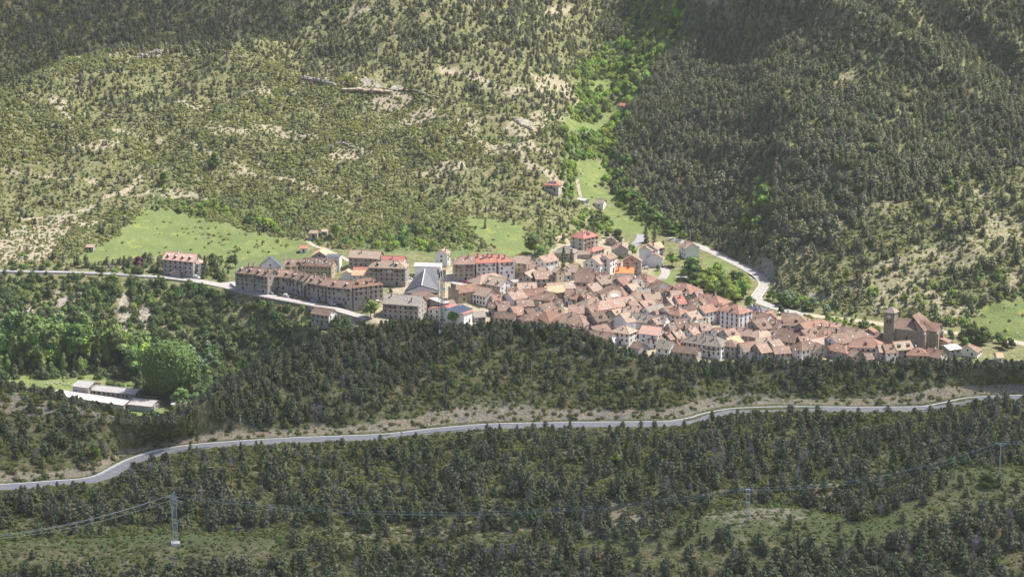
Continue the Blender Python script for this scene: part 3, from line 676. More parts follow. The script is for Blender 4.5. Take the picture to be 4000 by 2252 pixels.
        if face != 'front' and kind not in 'hf' and not ((face == 'left' and e1) or (face == 'right' and e2)) and W > 8 and 'x' not in opt:
            p = (x0 - .03, 0, H + .3) if face == 'left' else (x1_ + .03, 0, H + .3)
            link('window', WIN['c' if wk != 'g' else 'g'], root, p, -math.pi / 2 if face == 'left' else math.pi / 2)
    for k in range(opt_n('B', 0)):
        nb = opt_n('B', 1); link('balcony', balcony_mesh(max(2.4, T / nb * .55 if nb > 1 else T * .55), 'M' not in opt), root, (x0 + T * (k + .5) / nb, y0, H - 2.35 - (k % 2) * 0))
    if wh > 4: link('door', DOOR, root, (rs.uniform(-.3, .3) * T, y0 - .04, max(zc, 0)))
    cu, cv = project(cx, cy, base + hh * .75)
    HOUSES.append(dict(o=root, u=cu, v=cv, label=label, short=short, roof=rf, wall=walls, kind=kind, T=T, yaw=yaw, L=(x0, x1_, y0, y1v), H=H, rise=rise, cat=cat, tp=tp, roofo=roof))
    return HOUSES[-1]
RCOL = dict(b='brown', r='reddish', p='pinkish brown', l='tan', g='grey', q='pale pink', m='maroon', o='new orange', O='bright orange', z='grey sheet', k='dark slate', s='pale sheet')
WCOL = dict(W='white', C='cream', B='beige', S='stone', G='grey', T='stone')
A_ = ((1900, 1060), 6.44); B_ = ((2250, 1060), 6.44); C_ = ((2550, 1100), 6.44); D_ = ((2200, 1220), 6.44); E_ = ((2800, 1150), 6.44); F_ = ((3100, 1200), 6.44); G_ = ((3450, 1180), 6.44)
H_ = ((2150, 880), 4.293); Z1 = ((500, 850), 3.22); Z2 = ((1200, 850), 3.22); Z3 = ((1900, 850), 3.22); Z4 = ((2500, 1000), 3.22)
TABLE = [
(A_, 70,95,510,178, 13,7,'g','SW','l','d2s1c0A', "stone fronted house with bright white gable and two dormers", "the two-dormer stone and white house"),
(A_, 370,415,570,370, 5,3,'g','W','m','s0c0', "low white glazed annex with a red roof under the white gable", None),
(Z2, 2140,855,2330,895, 13,6,'g','WC','l','c0s0N5xA', "long whitewashed barn with tan roof beside the walled garden", "the whitewashed barn by the garden"),
(A_, 135,605,440,570, 8,5,'g','W','r','c1', None, None),
(A_, 245,522,375,530, 6,4,'g','W','r','c0s0', None, None),
(A_, 545,520,890,465, 12,7,'g','W','p','s1c1x', "house with tall blank pale gable and a round white skylight", "the tall pale blank gable"),
(A_, 525,420,775,410, 10,7,'g','W','b','c0', None, None),
(A_, 785,280,1240,272, 12,6,'g','G','l','s3c1', None, None),
(A_, 925,440,1500,410, 11,6,'g','W','r','c1s1t', "long house with a strong red-brown roof and satellite dish", "the long red-brown roof"),
(A_, 1470,378,1890,330, 11,6,'g','S','o','s3c0', "house with a new orange roof cut by a grey glazed skylight", "the new orange roof with skylights"),
(A_, 1520,295,1930,262, 11,6,'g','S','l','c0', None, None), (A_, 1930,280,2140,252, 10,6,'g','S','l','c1', None, None),
(A_, 1450,500,1710,525, 13,6,'l','B','b','c1s1', "beige gabled house with a hip at its left end", "the beige gable in the west of the old town"),
(A_, 2010,435,2190,442, 13,5,'g','W','b','c0s0x', "brown roofed house with a slanting bright white gable edge", "the slanting white gable edge"),
(A_, 2190,527,2330,540, 10,5,'g','S','r','c1s0', None, None), (A_, 2290,380,2490,400, 13,6,'g','B','b','s1', None, None),
(A_, 755,725,1140,700, 10,5,'g','B','b','wgc0', "brown roofed house with green shutters in a big white dormer", "the green shuttered house"),
(A_, 75,780,230,785, 8,5,'g','S','b','', None, None), (A_, 235,770,540,745, 10,5,'g','S','b','c1', None, None), (A_, 290,820,535,815, 10,5,'g','W','b','s1c1', None, None),
(A_, 620,890,880,860, 13,5,'g','S','r','c0x', "reddish roofed house with a dark stone gable just above the wood", "the dark stone gable above the wood"),
(A_, 990,945,1170,925, 12,4.5,'g','S','b','c1', None, None),
(A_, 1325,840,1640,780, 11,6,'g','W','b','c0t', "house with pale white gable holding small dark windows", "the white gable with small dark windows"),
(A_, 1690,690,1900,700, 14,6,'g','S','b','', None, None), (A_, 2080,830,2450,832, 13,5,'g','S','p','c2', None, None), (A_, 1190,1010,1310,1010, 13,5,'h','S','b','c0', None, None),
(A_, 1500,1010,1620,965, 16,5,'h','W','r','c0s0B1', "hipped red-brown house with a white balcony front at the wood edge", "the hipped red roof at the wood edge"),
(A_, 1700,935,1920,915, 9,5,'g','B','b','d1c0', None, None),
(A_, 2060,1030,2330,1068, 16,7,'h','W','b','s0c1', "large white house under a broad hipped brown roof by the wood", "the large hipped white house"),
(A_, 240,1020,740,1060, 8,4,'g','S','b','c0s0', "long low brown roof half hidden behind the pine wood", None),
(A_, 1000,1135,960,1085, 7,4.5,'g','W','b','c1C0s0', "small white pointed gable peeping over the pine wood", "the small white pointed gable"),
(B_, 10,30,460,45, 15,5,'g','S','b','s1c0', None, None), (B_, 400,0,810,48, 8,5,'g','B','r','', None, None),
(B_, 505,145,860,82, 12,5,'g','GC','l','c2', "tan roofed house with a dark door high in its grey gable", "the grey gable with a high dark door"),
(B_, 880,92,1100,150, 11,5,'g','W','l','c1', None, None), (B_, 1040,172,1160,148, 12,5,'r','S','r','c0', None, None), (B_, 1150,140,1330,105, 10,5,'g','S','r','', None, None),
(B_, 1285,320,1500,275, 11,7,'g','G','l','c0s0N1', "pale grey gable with one tall arched opening in the middle", "the pale gable with the arched opening"),
(B_, 1420,205,1640,190, 16,6,'g','S','g','s1d1', None, None), (B_, 1740,65,1800,80, 12,6,'h','S','r','c1', None, None),
(H_, 1530,790,1612,778, 12,6,'g','W','l','c0s0', "white gabled house at the edge of the field below the lane", "the white gable below the lane"),
(B_, 2040,212,2195,258, 15,6,'g','W','b','c0s0x', "bright white gable with a single window facing the village field", "the bright white gable by the field"),
(B_, 1700,240,1880,300, 8,5,'g','S','p','', None, None), (B_, 2080,405,2240,480, 10,5,'g','S','b','', None, None), (B_, 1540,412,1870,430, 12,5,'g','S','g','c1s0', None, None),
(B_, 1410,535,1630,500, 12,6,'g','W','b','c0s0B1', "grey-brown roofed house with a white balcony under its eave", "the white balcony under the eave"),
(B_, 1690,555,2080,520, 13,5,'g','S','l','c1s0', None, None), (B_, 290,320,520,275, 12,5,'g','C','l','c1', None, None), (B_, 850,352,1100,380, 13,5,'h','W','b','c1', None, None),
(B_, 880,480,1030,465, 13,4,'h','S','l','c1', None, None), (B_, 215,500,520,540, 10,5,'g','S','b','', None, None), (B_, 150,600,300,570, 10,5,'g','G','r','s1', None, None), (B_, 340,675,520,650, 12,5,'l','S','l','c1', None, None),
(B_, 630,590,850,570, 10,5,'g','S','l','', None, None), (B_, 850,582,985,562, 7,6.2,'g','S','s','c0s0', "small roof patched with pale metal sheet amid brown tiles", "the pale metal roof"),
(B_, 600,740,1100,660, 13,7,'l','W','p','c2s2B2A', "long white house with a row of balconies in the heart of town", "the long balconied white house"),
(B_, 1090,655,1390,602, 12,6,'g','W','p','c1', None, None), (B_, 1190,800,1420,770, 10,5,'g','G','p','c1', None, None), (B_, 1600,745,1890,690, 14,5,'g','S','p','d1', None, None), (B_, 1330,785,1570,752, 14,5,'g','S','p','d1', None, None),
(B_, 1310,872,1500,868, 13,4,'h','S','p','', None, None), (B_, 2030,700,2220,732, 9,5,'g','W','p','c1', None, None),
(B_, 1740,892,2150,812, 12,5,'g','W','g','c0s0', "long pale grey roof lying across the middle of the old town", "the long pale grey roof"),
(B_, 2280,650,2480,615, 13,6,'g','S','l','s1', None, None), (B_, 900,965,1130,922, 12,5.5,'g','S','l','c1', None, None), (B_, 305,905,450,882, 8,6,'g','SS','b','c0', None, None), (B_, 470,965,690,975, 7,5,'g','B','r','c0s0', None, None),
(B_, 385,1035,660,995, 14,9,'g','S','b','d1c0s1F2A', "tall brown stone house with a rounded white dormer", "the tall stone house with white dormer"),
(B_, 1115,1055,1330,1020, 14,9,'g','W','l','c2Xx', "tall pale house whose broad gable has no windows at all", "the windowless pale gable"),
(B_, 1345,1032,2290,1112, 13,6.5,'g','GW','g','c5C0s0', "long grey roofed hall with a row of chimneys and white end gable", "the long grey hall"),
(B_, 1925,1190,2110,1150, 9,7,'g','S','p','s2c1', "small square stone house with two skylights before the long hall", "the small stone house before the hall"),
(B_, 1965,982,2170,942, 12,4.5,'g','S','r','c0', None, None), (B_, 2200,912,2390,868, 13,6,'g','W','b','c1', None, None), (C_, 560,622,650,640, 12,7,'h','W','r','c2', "tall white house with hipped reddish roof and a white chimney tower", "the white chimney tower house"),
(D_, 700,357,1070,287, 14,5,'g','S','b','c0s0', None, None), (B_, 850,1170,965,1215, 5,6,'g','S','b','c0s0', None, None),
(D_, 2010,315,2480,372, 12,8,'g','WC','q','s1c0N2', "tall house with a smooth pale pink roof and white front", "the pale pink roof"),
(C_, 690,20,840,42, 15,5,'h','S','r','d2c0s1', "hipped house with two dormers where the field meets the trees", "the dormered hipped house by the field"),
(C_, 445,230,700,217, 14,6,'g','S','l','', None, None), (C_, 1070,240,1230,228, 13,5,'g','S','p','', None, None),
(C_, 1290,302,1590,345, 14,6,'h','B','r','c2C1s0', "broad hipped reddish roof against the bright green park trees", "the broad hipped roof by the park trees"),
(C_, 560,352,740,335, 13,7,'g','W','m','s1c1', "white house with smooth maroon roof between tan roofs", "the smooth maroon roof"),
(C_, 980,455,1150,475, 15,6,'g','B','b','s2c1', None, None), (C_, 1180,430,1300,420, 13,5,'g','S','b','', None, None), (C_, 260,650,460,602, 12,5.5,'g','W','b','', None, None),
(C_, 840,770,1180,692, 12,6,'g','W','l','c1', None, None), (C_, 1175,630,1480,562, 10,8,'g','W','r','c0', None, None),
(C_, 1590,632,1760,612, 10,6,'g','W','r','', None, None),
(E_, 470,240,520,250, 13,14,'h','W','r','c0s0F4wdA', "tall four storey white house with small iron balconies", "the tall four storey white house"),
(E_, 225,262,470,250, 9,8,'h','W','r','c1', None, None),
(E_, 885,262,1085,292, 13,5,'h','G','k','c2C1s0', "low hall with dark blue slate roof and white ridge", "the dark slate hall"),
(E_, 885,425,1345,490, 16,7,'l','W','b','c1s0', "broad dark brown roof sweeping low beside the tall white house", "the broad dark brown roof"),
(E_, 1140,430,1395,398, 10,6,'g','S','r','', None, None),
(E_, 905,665,1195,602, 14,9,'g','S','b','d1c1', "high stone house with brown roof and a lone dormer", "the high stone house"),
(E_, 1350,617,1600,642, 12,6,'g','S','b','', "stone gable with one square window under a brown roof", "the stone gable with a square window"),
(E_, 1650,465,1990,472, 18,5,'r','S','b','c1d1', "sagging broad brown roof at the edge of the park", "the sagging broad brown roof"),
(F_, 165,400,720,292, 15,6,'r','S','r','c1s1', "long bright reddish roof with dark stone gable near the park", "the long reddish roof"),
(F_, 195,587,610,467, 13,5,'g','S','b','d1c2', None, None), (E_, 1600,842,2130,902, 9,4,'g','S','b','', None, None), (E_, 1560,927,2060,987, 13,5,'g','SC','b','c0s1', "long brown roofed barn with cream end wall", "the long brown barn"),
(E_, 1390,882,1570,902, 11,5,'g','B','b','c1', None, None), (E_, 2060,1057,2290,1037, 11,5,'r','B','p','c0', None, None),
(E_, 1060,870,1140,852, 12,6,'h','B','l','c0s0A', "square cream house with a hipped tan and orange roof", "the square cream hipped house"),
(E_, 560,822,900,862, 11,6,'g','S','p','', None, None), (E_, 185,885,440,842, 13,6,'g','G','p','d1c1', None, None), (E_, 240,1095,520,1027, 12,5,'g','S','o','c1s0', "roof patched with orange and brown tiles above the dark pyramid", "the patched orange roof"),
(E_, 345,1135,370,1138, 9,7,'h','S','b','c0s0', "small stone house with dark pyramid roof", "the dark pyramid roof"),
(E_, 570,1220,970,1170, 13,5,'g','W','p','c1', None, None), (E_, 990,1245,1240,1212, 13,6,'g','G','p','', None, None), (E_, 975,1120,1330,1067, 11,5,'g','S','l','', None, None), (E_, 1320,1160,1560,1117, 11,5,'g','S','l','', None, None), (E_, 1410,1310,1800,1290, 10,5,'g','S','p','c0', None, None),
(F_, 215,857,380,822, 12,6,'h','W','b','s1', None, None), (F_, 420,800,860,732, 12,4.5,'g','S','l','s1t', None, None), (F_, 560,882,730,940, 13,4,'g','S','b','s1', None, None), (F_, 770,612,920,577, 13,4,'l','S','r','s1', None, None),
(F_, 610,467,1040,510, 13,5,'g','S','b','c2', None, None), (F_, 1160,482,1600,520, 13,5,'g','S','b','', None, None), (F_, 1000,382,1190,392, 11,4,'g','S','l','c1', None, None),
(F_, 925,705,1680,566, 13,6,'r','W','b','c2s3N8A', "very long brown roof over a white wall, left of the church", "the very long brown roof"),
(F_, 1895,540,1950,485, 9,6,'g','S','r','c0s0', "stone house with peaked gable between town and church tower", "the peaked stone gable by the tower"),
(F_, 2090,610,2195,640, 11,4,'g','S','b','c0s0', None, None), (F_, 1700,760,1950,767, 14,6,'h','W','r','d1B1c0', "wide hipped reddish house with arched dormer and glazed balcony", "the wide hipped house below the tower"),
(F_, 1090,892,1280,932, 11,4.5,'h','S','r','c1', None, None), (F_, 1190,1040,1200,1000, 5,4,'g','W','r','c0s0', "tiny white pointed dormer house among front row roofs", None), (F_, 1280,942,1430,1012, 10,4,'g','S','b','', None, None), (F_, 1410,1022,1640,1100, 9,4,'g','S','b','c0s0', None, None),
(F_, 2120,930,2270,925, 11,5,'g','G','l','', None, None), (G_, 0,1065,290,1047, 12,5,'g','W','p','c1s0', None, None), (G_, 250,1125,370,1165, 7,4,'g','W','l','c0s0Xx', None, None),
(G_, 250,995,660,962, 12,6,'g','S','l','d2c0s1', "stone house with tan roof and two dormers below the church", "the two-dormer house below the church"),
(G_, 840,1140,900,1142, 11,5,'h','B','r','c2C3', "hipped reddish house with a round white chimney under the apse", "the round chimney house"),
(G_, 1150,1150,1500,1215, 11,5,'g','SC','r','c1C3s0', None, None), (G_, 1530,1085,1820,1047, 12,5,'g','G','s','c0s0', "house with pale grey-pink roof right of the church", "the pale roof right of the church"),
(G_, 2130,1090,2180,1052, 12,3,'r','W','p','c0s0', "open sided house with hipped pinkish roof near the right end", "the open sided house at the right end"),
((3200,1000), ), 
(F_, 1780,1162,1960,1152, 8,3,'g','B','b','c0s0', None, None),
(D_, 1500,322,1570,332, 11,7,'h','W','l','c1s0A', "square white house with tan hipped roof at the wood edge", "the square white hipped house"),
(D_, 800,455,1270,515, 11,5,'g','W','b','c1s0', "long brown roof ending in a cream pointed gable by the pines", "the long roof with cream gable end"),
(D_, 560,400,790,440, 10,5,'g','S','b','c0', None, None), (D_, 110,345,330,360, 9,4.5,'g','S','b','', None, None), (D_, 360,350,560,375, 9,5,'g','S','b','d1', None, None),
(D_, 2290,535,2340,530, 9,5,'h','W','p','c1s1', None, None), (D_, 1790,732,2010,780, 8,5,'g','S','b','c0s0', None, None),
(Z4, 260,1050,425,1072, 12,6,'g','W','g','c1s0', "white house with plain grey roof pressed against the pines", "the white house with grey roof at the pines"),
(Z4, 735,977,955,1008, 14,7,'h','W','g','c4C0s0B2A', "long white house with grey hipped roof, chimneys and long balcony", "the long white house with grey hipped roof"),
(Z4, 610,907,690,890, 10,6,'g','W','p','s0', None, None), (C_, 840,1040,1140,1047, 11,5,'g','S','b','s1', None, None), (C_, 1180,1062,1420,1042, 10,5,'g','W','p','s1', None, None), (C_, 540,952,820,925, 13,5.5,'g','S','b','s2', None, None),
(C_, 390,1052,530,1040, 12,4.5,'g','S','b','', None, None), (C_, 490,1235,690,1202, 12,5,'g','S','l','s2', None, None), (C_, 310,1275,430,1252, 11,5,'g','S','p','', None, None), (C_, 960,942,1090,930, 9,5,'g','W','l','', None, None), (C_, 1540,1162,1800,1142, 11,5,'g','W','b','s2', None, None),
(Z4, 440,1120,745,1150, 9,5,'g','S','b','c0s0', None, None), (Z4, 470,1040,600,1040, 9,5,'g','B','r','s1', None, None),
# upper town
(H_, 545,92,600,80, 12,9,'h','C','m','c3C2d1s0B1MA', "large cream mansion with a red hipped roof above the town", "the red roofed mansion"),
(H_, 690,377,800,345, 6,3.6,'h','S','m','c0s0', "low red roofed arcade running down beside the mansion", None),
(H_, 232,350,290,353, 11,5,'h','S','g','c0s0', "stone house with grey pyramid roof below the mansion", "the grey pyramid roof below the mansion"),
(H_, 455,425,650,420, 6,3,'g','S','l','c0s0X', "low tan lean-to roof under the mansion terrace", None),
(H_, 695,535,860,480, 13,7,'g','W','l','c1s0', "white gable house beside the curve of the hill street", "the white gable by the hill street"),
(H_, 920,510,1040,462, 7,10,'g','W','p','c1s0', "tall narrow white house with sunlit right wall", "the tall narrow white house"),
(H_, 1080,575,1120,563, 6,5,'g','S','r','c0s0', None, None), (H_, 1185,330,1150,285, 10,6,'g','S','p','c2C0s0', "stone house with twin chimneys above the stone barn", "the twin chimney stone house"),
(H_, 1370,505,1385,478, 12,9,'g','S','l','c0s0X', "tall rough stone barn with one window high in its gable", "the tall stone barn"),
(H_, 1100,700,1395,705, 9,4.5,'g','W','O','c2C1s0X', "white house with a bright orange roof and two chimneys", "the bright orange roof"),
(H_, 1600,357,1625,330, 9,10,'g','W','p','c0s0Xx', "tall blank white gable at the foot of the lane", "the tall blank white gable"),
(H_, 1650,312,1680,275, 12,10,'g','W','p','c2C0', None, None), (H_, 1720,297,1830,277, 9,6,'g','S','o','c1C0', "stone house with pale orange roof beside the dark conifers", "the pale orange roof"),
(H_, 1750,472,1765,450, 10,6,'g','W','p','c0s0x', "white gabled house on a stone base by the kitchen garden", "the white house on a stone base"),
(H_, 2385,300,2270,252, 10,7,'g','W','l','c1C0s0', "isolated white house with tan roof beside the valley road", "the isolated white house by the road"),
(H_, 350,640,470,650, 13,5,'l','S','l','c0d1', None, None), (H_, 95,692,168,705, 8,11,'g','B','l','c0s0N1', "tall narrow beige house like a tower", "the tall narrow beige house"),
(H_, 240,740,320,737, 9,4.5,'g','W','l','s0', None, None), (H_, 480,712,700,726, 8,5,'g','S','b','c0', None, None),
(Z3, 665,487,830,452, 11,7,'g','W','p','c1C2s0', "white house with pink-brown roof left of the two firs", "the white house left of the firs"),
(Z3, 400,472,560,490, 12,9,'l','B','l','s1wo', "tan hipped apartment house with orange wooden window panels", "the orange panelled apartment house"),
(Z3, 460,545,640,590, 8,6,'g','W','l','c0', None, None), (Z3, 590,612,750,622, 9,5,'g','S','l','c1', None, None), (Z3, 590,680,790,666, 12,6,'g','S','p','s3c0', "stone house with three white skylights and an ivy covered gable", "the ivy covered gable"),
(Z3, 480,692,590,645, 9,6,'g','S','l','c0s0', None, None),
(Z2, 1960,482,2095,480, 13,11,'l','S','p','c1C1s3F3woB2', "three storey stone apartment block with pink-brown hipped roof", "the left apartment block of the red roofed row"),
(Z2, 2110,476,2360,467, 12,10.5,'g','W','m','c4C1s2F3woB3', "white apartment block with red roof in the middle of the row", "the middle red roofed apartment block"),
(Z2, 2370,470,2460,462, 12,10.5,'r','W','m','c2C1s1F3woB1', "white apartment block with hipped red roof at the row's right end", "the right red roofed apartment block"),
(Z2, 2190,722,2350,692, 13,4.5,'h','S','l','c0s0', "low round-cornered stone house with tan roof above the red car", "the low stone house above the red car"),
(Z2, 1365,566,1690,576, 9,8,'g','W','s','c0s0X', "large blank white hall with a pale flat-looking roof", "the blank white hall"),
(Z2, 1690,410,1725,383, 8,8,'g','W','p','c1C0s0N1B1', "narrow white villa with a wooden balcony under its gable", "the narrow white villa"),
(Z2, 555,402,925,422, 12,8,'g','S','l','s2c1', "long stone house with tan roof at the foot of the hill", "the long stone house at the hill foot"),
(Z2, 950,476,1222,486, 10,10,'g','W','m','c1s0X', "white building with a plain red roof and tall bright end wall", "the plain red roof"),
(Z2, 905,532,1140,540, 12,11,'h','S','l','d2c2C1s0F3B2A', "stone block with two dormers and laundry on its balcony", "the stone block with laundry"),
(Z2, 570,656,775,656, 8,5,'g','W','o','s2c0', "white house with light orange roof and two skylights", "the light orange roof"),
(Z2, 495,668,515,640, 7,4.5,'g','W','o','c0s0', None, None), (Z2, 590,622,830,622, 5,5,'g','B','m','c0s0X', "low flat red roof strip beside the long stone house", None),
(Z2, 155,425,200,372, 11,6,'g','G','o','s0c0N2', "grey gable with a very pale orange roof below the footpath", "the pale orange gable below the footpath"),
(Z2, 240,478,420,482, 10,9,'f','W','k','', "modern white block with dark flat roof and glazed corner", "the modern flat roofed block"),
(Z1, 1980,522,2200,522, 11,7,'g','B','b','d2c1s1', "brown roofed house with two arched wooden dormers", "the house with arched wooden dormers"),
(Z2, -40,502,335,520, 12,8,'g','B','b','s8c3N8A', "long beige house with brown roof dotted with skylights", "the skylight dotted beige house"),
(Z1, 1785,500,1800,474, 14,5,'g','W','k','c0s0N1', "modern white chapel with steep dark slate roof", "the modern slate chapel"),
(Z1, 490,427,870,462, 12,10,'g','S','q','d4c1s2F3N6A', "big stone guest house with pink roof and dormers by the purple tree", "the big stone guest house"),
(Z1, 595,650,618,651, 5,3,'h','S','q','c0s0X', "small pink roofed entrance porch before the stone guest house", None),
(Z1, 860,520,880,522, 7,8,'h','W','q','c0s0', "pink roofed corner turret house on the guest house's right", None),
(Z2, 105,1120,325,1150, 10,7,'g','SW','b','c0s0', "lone stone house with white gable top below the street wall", "the lone stone house below the street"),
(Z2, 1000,952,1450,985, 15,9,'g','S','g','s8c2C0B2N7A', "big stone hotel with grey-brown roof and skylight row above the hill", "the big stone hotel"),
(Z2, 1320,950,1510,925, 12,6,'r','B','b','c0s0', None, None), (Z2, 1550,1000,1745,1075, 5,8,'f','G','s','X', "bare grey concrete block between the hotel and the white hall", None),
(Z2, 2085,1186,2220,1176, 8,3,'g','G','g','c0s0', "low grey shed right of the solar panelled hall", None),
(Z2, 1760,1040,1830,1030, 9,5,'g','B','l','c0s0', None, None),
((2000,600), 1, 152,106,168,107, 7.5,4.5,'h','C','m','c0s0B1', "lone red roofed chalet with solar panels on the hillside", "the hillside chalet"),
((2000,600), 1, 330,176,362,178, 8,3,'g','W','g','c0s0', "tiny white house with grey roof among valley meadows", "the tiny white valley house"),
((2000,600), 1, 425,-198,448,-196, 5,3,'g','S','m','c0s0', "small open hut with dull red roof high in the side valley", None),
((2000,600), 1, 263,172,292,178, 5,2,'g','W','s','c0s0', "little white shed with pale roof beside the valley track", None),
((2000,600), 1, 388,325,405,318, 9,3,'g','S','l','c0s0X', "small tan roofed shed beside the hill street lamp", None),
((3200,1000), 3.22, 2225,1213,2290,1210, 7,4,'g','W','o','c0s0', "small white house with orange roof alone at the far right", "the small orange roofed house"),
]
for t in TABLE:
    if len(t) < 10: continue
    if isinstance(t[0][0], tuple): o, s = t[0]; a = t[1:]
    else: o, s = t[0], t[1]; a = t[2:]
    x1, y1, x2, y2, W, wh, kind, walls, rf, opt, lab, short = a
    pitch = 31
    if rf in 'sz': pitch = 14
    if rf in 'k' and W == 14: pitch = 40
    nm = 'house'; cat = 'house'
    if lab:
        for key, n2, c2 in (('apartment', 'apartment_block', 'apartment block'), ('barn', 'barn', 'barn'), ('hall', 'hall', 'hall'), ('hotel', 'hotel', 'hotel'), ('shed', 'shed', 'shed'), ('chapel', 'chapel', 'chapel'), ('porch', 'porch', 'porch'), ('hut ', 'hut', 'hut'), ('mansion', 'mansion', 'mansion'), ('chalet', 'chalet', 'chalet'), ('annex', 'annex', 'annex'), ('concrete block', 'concrete_block', 'building')):
            if key in lab and not (key == 'hall' and 'before' in lab): nm, cat = n2, c2; break
    house(o, s, x1, y1, x2, y2, W, wh, kind, walls, rf, opt, lab, short, pitch, nm, cat)
# terraced row along the street
ROWH = [(Z1,1500,607,1630,620,11,'l','p','d2s3C1c2F3woB1'),(Z1,1650,622,1830,655,11,'g','p','d2s3C1c2F3woB1'),(Z1,1855,642,2080,662,9.5,'g','p','d2s2C1c2F3B2wd'),(Z1,2095,665,2290,712,9.5,'g','p','d2s2C1c2F3B2wd'),(Z1,2310,722,2500,750,9.5,'g','p','d2s1C1c2F3B2wd'),(Z2,130,735,300,765,10,'g','p','d1s1C1c1F3B2wd'),(Z2,300,770,600,800,10.5,'g','p','d2s1C0c0F3B3Mwb'),(Z2,640,775,800,757,10.5,'h','r','d3s1C0c3F3B2Mwb')]
NM = ["left end house of the stone terrace, orange shutters and hipped roof", "second house of the stone terrace, orange wooden balconies", "third house of the stone terrace, two white dormers",
 "fourth house of the stone terrace, stepping down the street", "fifth house of the stone terrace, dark balcony beside a chimney", "sixth house of the stone terrace, narrow with a half gable", "wide stone terrace house with stacked balconies next to the corner block", "corner block of the stone terrace with red-brown hipped roof"]
for (os_, x1, y1, x2, y2, wh, kd, rf, opt), lb in zip(ROWH, NM):
    house(os_[0], os_[1], x1, y1, x2, y2, 11.5, wh, kd, 'S', rf, opt, lb, lb.split(',')[0].replace('left end', 'the left end') if 'left end' in lb else ('the ' + lb.split(',')[0].split(' with')[0]), 31, 'terraced_house', 'terraced house')
# sports hall with solar panels
hh = house(Z2[0], Z2[1], 1745,1118,1850,1083, 27, 6.5, 'g', 'W', 'm', 'c0s0X', "white sports hall with rows of solar panels on its roof", "the solar panelled hall", 12, 'sports_hall', 'sports hall')
def on_roof(h, x, y, lift=.2):
    return Vector((x, y, h['H'] + h['rise'] - abs(y) * h['tp'] + lift))
def solar(h, nx, ny, side):
    x0, x1, y0, y1 = h['L']
    for i in range(nx):
        for j in range(ny):
            mb = MB(); mb.box((0, 0, 0), (1.7, 2.6 if ny > 1 else 1.6, .06), M['solar']); mb.box((0, 0, -.03), (1.8, 2.7 if ny > 1 else 1.7, .05), M['steel'])
            y = side * (abs(y1) * (.30 + .5 * j / max(1, ny - 1))) if ny > 1 else side * abs(y1) * .5
            p = on_roof(h, (i - (nx - 1) / 2) * 1.95, y, .3); o = mb.build('solar_panel', h['roofo'], p); o.rotation_euler = (-side * math.atan(h['tp']), 0, 0)
solar(hh, 8, 4, -1 if math.cos(hh['yaw']) * 0 + math.sin(hh['yaw']) > 0 else 1)
ch = [h for h in HOUSES if h['short'] == 'the hillside chalet'][0]; solar(ch, 3, 1, -1)
# laundry on the balcony
lh = [h for h in HOUSES if h['short'] == 'the stone block with laundry'][0]
for k, c_ in enumerate(('white', 'sky', 'white', 'chim')):
    mb = MB(); mb.box((0, 0, 0), (.8, .05, 1.0), M[c_]); 
    w = lh['o'].matrix_basis @ Vector((lh['L'][0] * .1 + 2.2 + k * 1.0, lh['L'][2] - 1.2, lh['H'] - 2.0))
    o = mb.build('hanging_sheet', None, w, lh['yaw']); tag(o, f"{('white','bluish','second white','greyish')[k]} sheet of laundry hanging from the balcony of the stone block", 'laundry', 'laundry on the balcony')
# modern hall with fan shaped slate roof
def fan_hall():
    top = lifted(1200 + 1480 / 3.22, 850 + 645 / 3.22, 17); zt = top.z + 17
    P = lambda x, y, h: at_z(1200 + x / 3.22, 850 + y / 3.22, top.z + h)
    Am, Fr, Lc, Rc = P(1480, 645, 17), P(1440, 850, 9.5), P(1225, 920, 5), P(1665, 920, 6)
    root = empty('parish_hall', (Fr.x, Fr.y + 12, top.z)); tag(root, "modern white hall under a huge fan shaped dark slate roof", 'hall')
    b = root.location; q = lambda p, dz=0: (p.x - b.x, p.y - b.y, p.z - b.z + dz)
    rb = MB(); bl, br = P(1340, 760, 4), P(1640, 760, 5)
    for s_, tri in ((1, (Lc, Fr, Am)), (1, (Fr, Rc, Am))):
        rb.face([q(p) for p in tri], RM['k']); rb.face([q(p, -.3) for p in tri][::-1], M['wood'])
    rb.face([q(Am), q(bl), q(Lc)], RM['k']); rb.face([q(Am), q(Rc), q(br)], RM['k'])
    rb.tube(q(Am, .05), q(Fr, .05), .28, M['white'], 5)
    for a, c_ in ((Lc, Fr), (Fr, Rc)): rb.face([q(a, -.35), q(c_, -.35), q(c_), q(a)], M['wood'])
    rb.build('roof', root)
    wb = MB(); ins = .93
    cen = (Lc + Fr + Rc + Am) / 4
    sh = lambda p: Vector((cen.x + (p.x - cen.x) * ins, cen.y + (p.y - cen.y) * ins, p.z))
    pts = [sh(Lc), sh(Fr), sh(Rc), sh(br), sh(Am), sh(bl)]
    for i in range(6):
        a, c_ = pts[i], pts[(i + 1) % 6]
        wb.face([(a.x - b.x, a.y - b.y, -3), (c_.x - b.x, c_.y - b.y, -3), q(c_, -.5), q(a, -.5)], WM['W'])
    wb.build('wall', root)
    for (a, c_), n in (((pts[0], pts[1]), 9), ((pts[1], pts[2]), 9)):
        d = c_ - a; yw = math.atan2(d.y, d.x)
        for k in range(n):
            p = a + d * ((k + .7) / (n + .4)); link('window', WIN['c'], root, (p.x - b.x, p.y - b.y, max(1.2, min(a.z, c_.z) - b.z - 2.3)), yw)
    HOUSES.append(dict(o=root, u=1660, v=1080, label=root['label'], short='the fan shaped slate roof', roof='k', wall='W', kind='x', cat='hall'))
fan_hall()
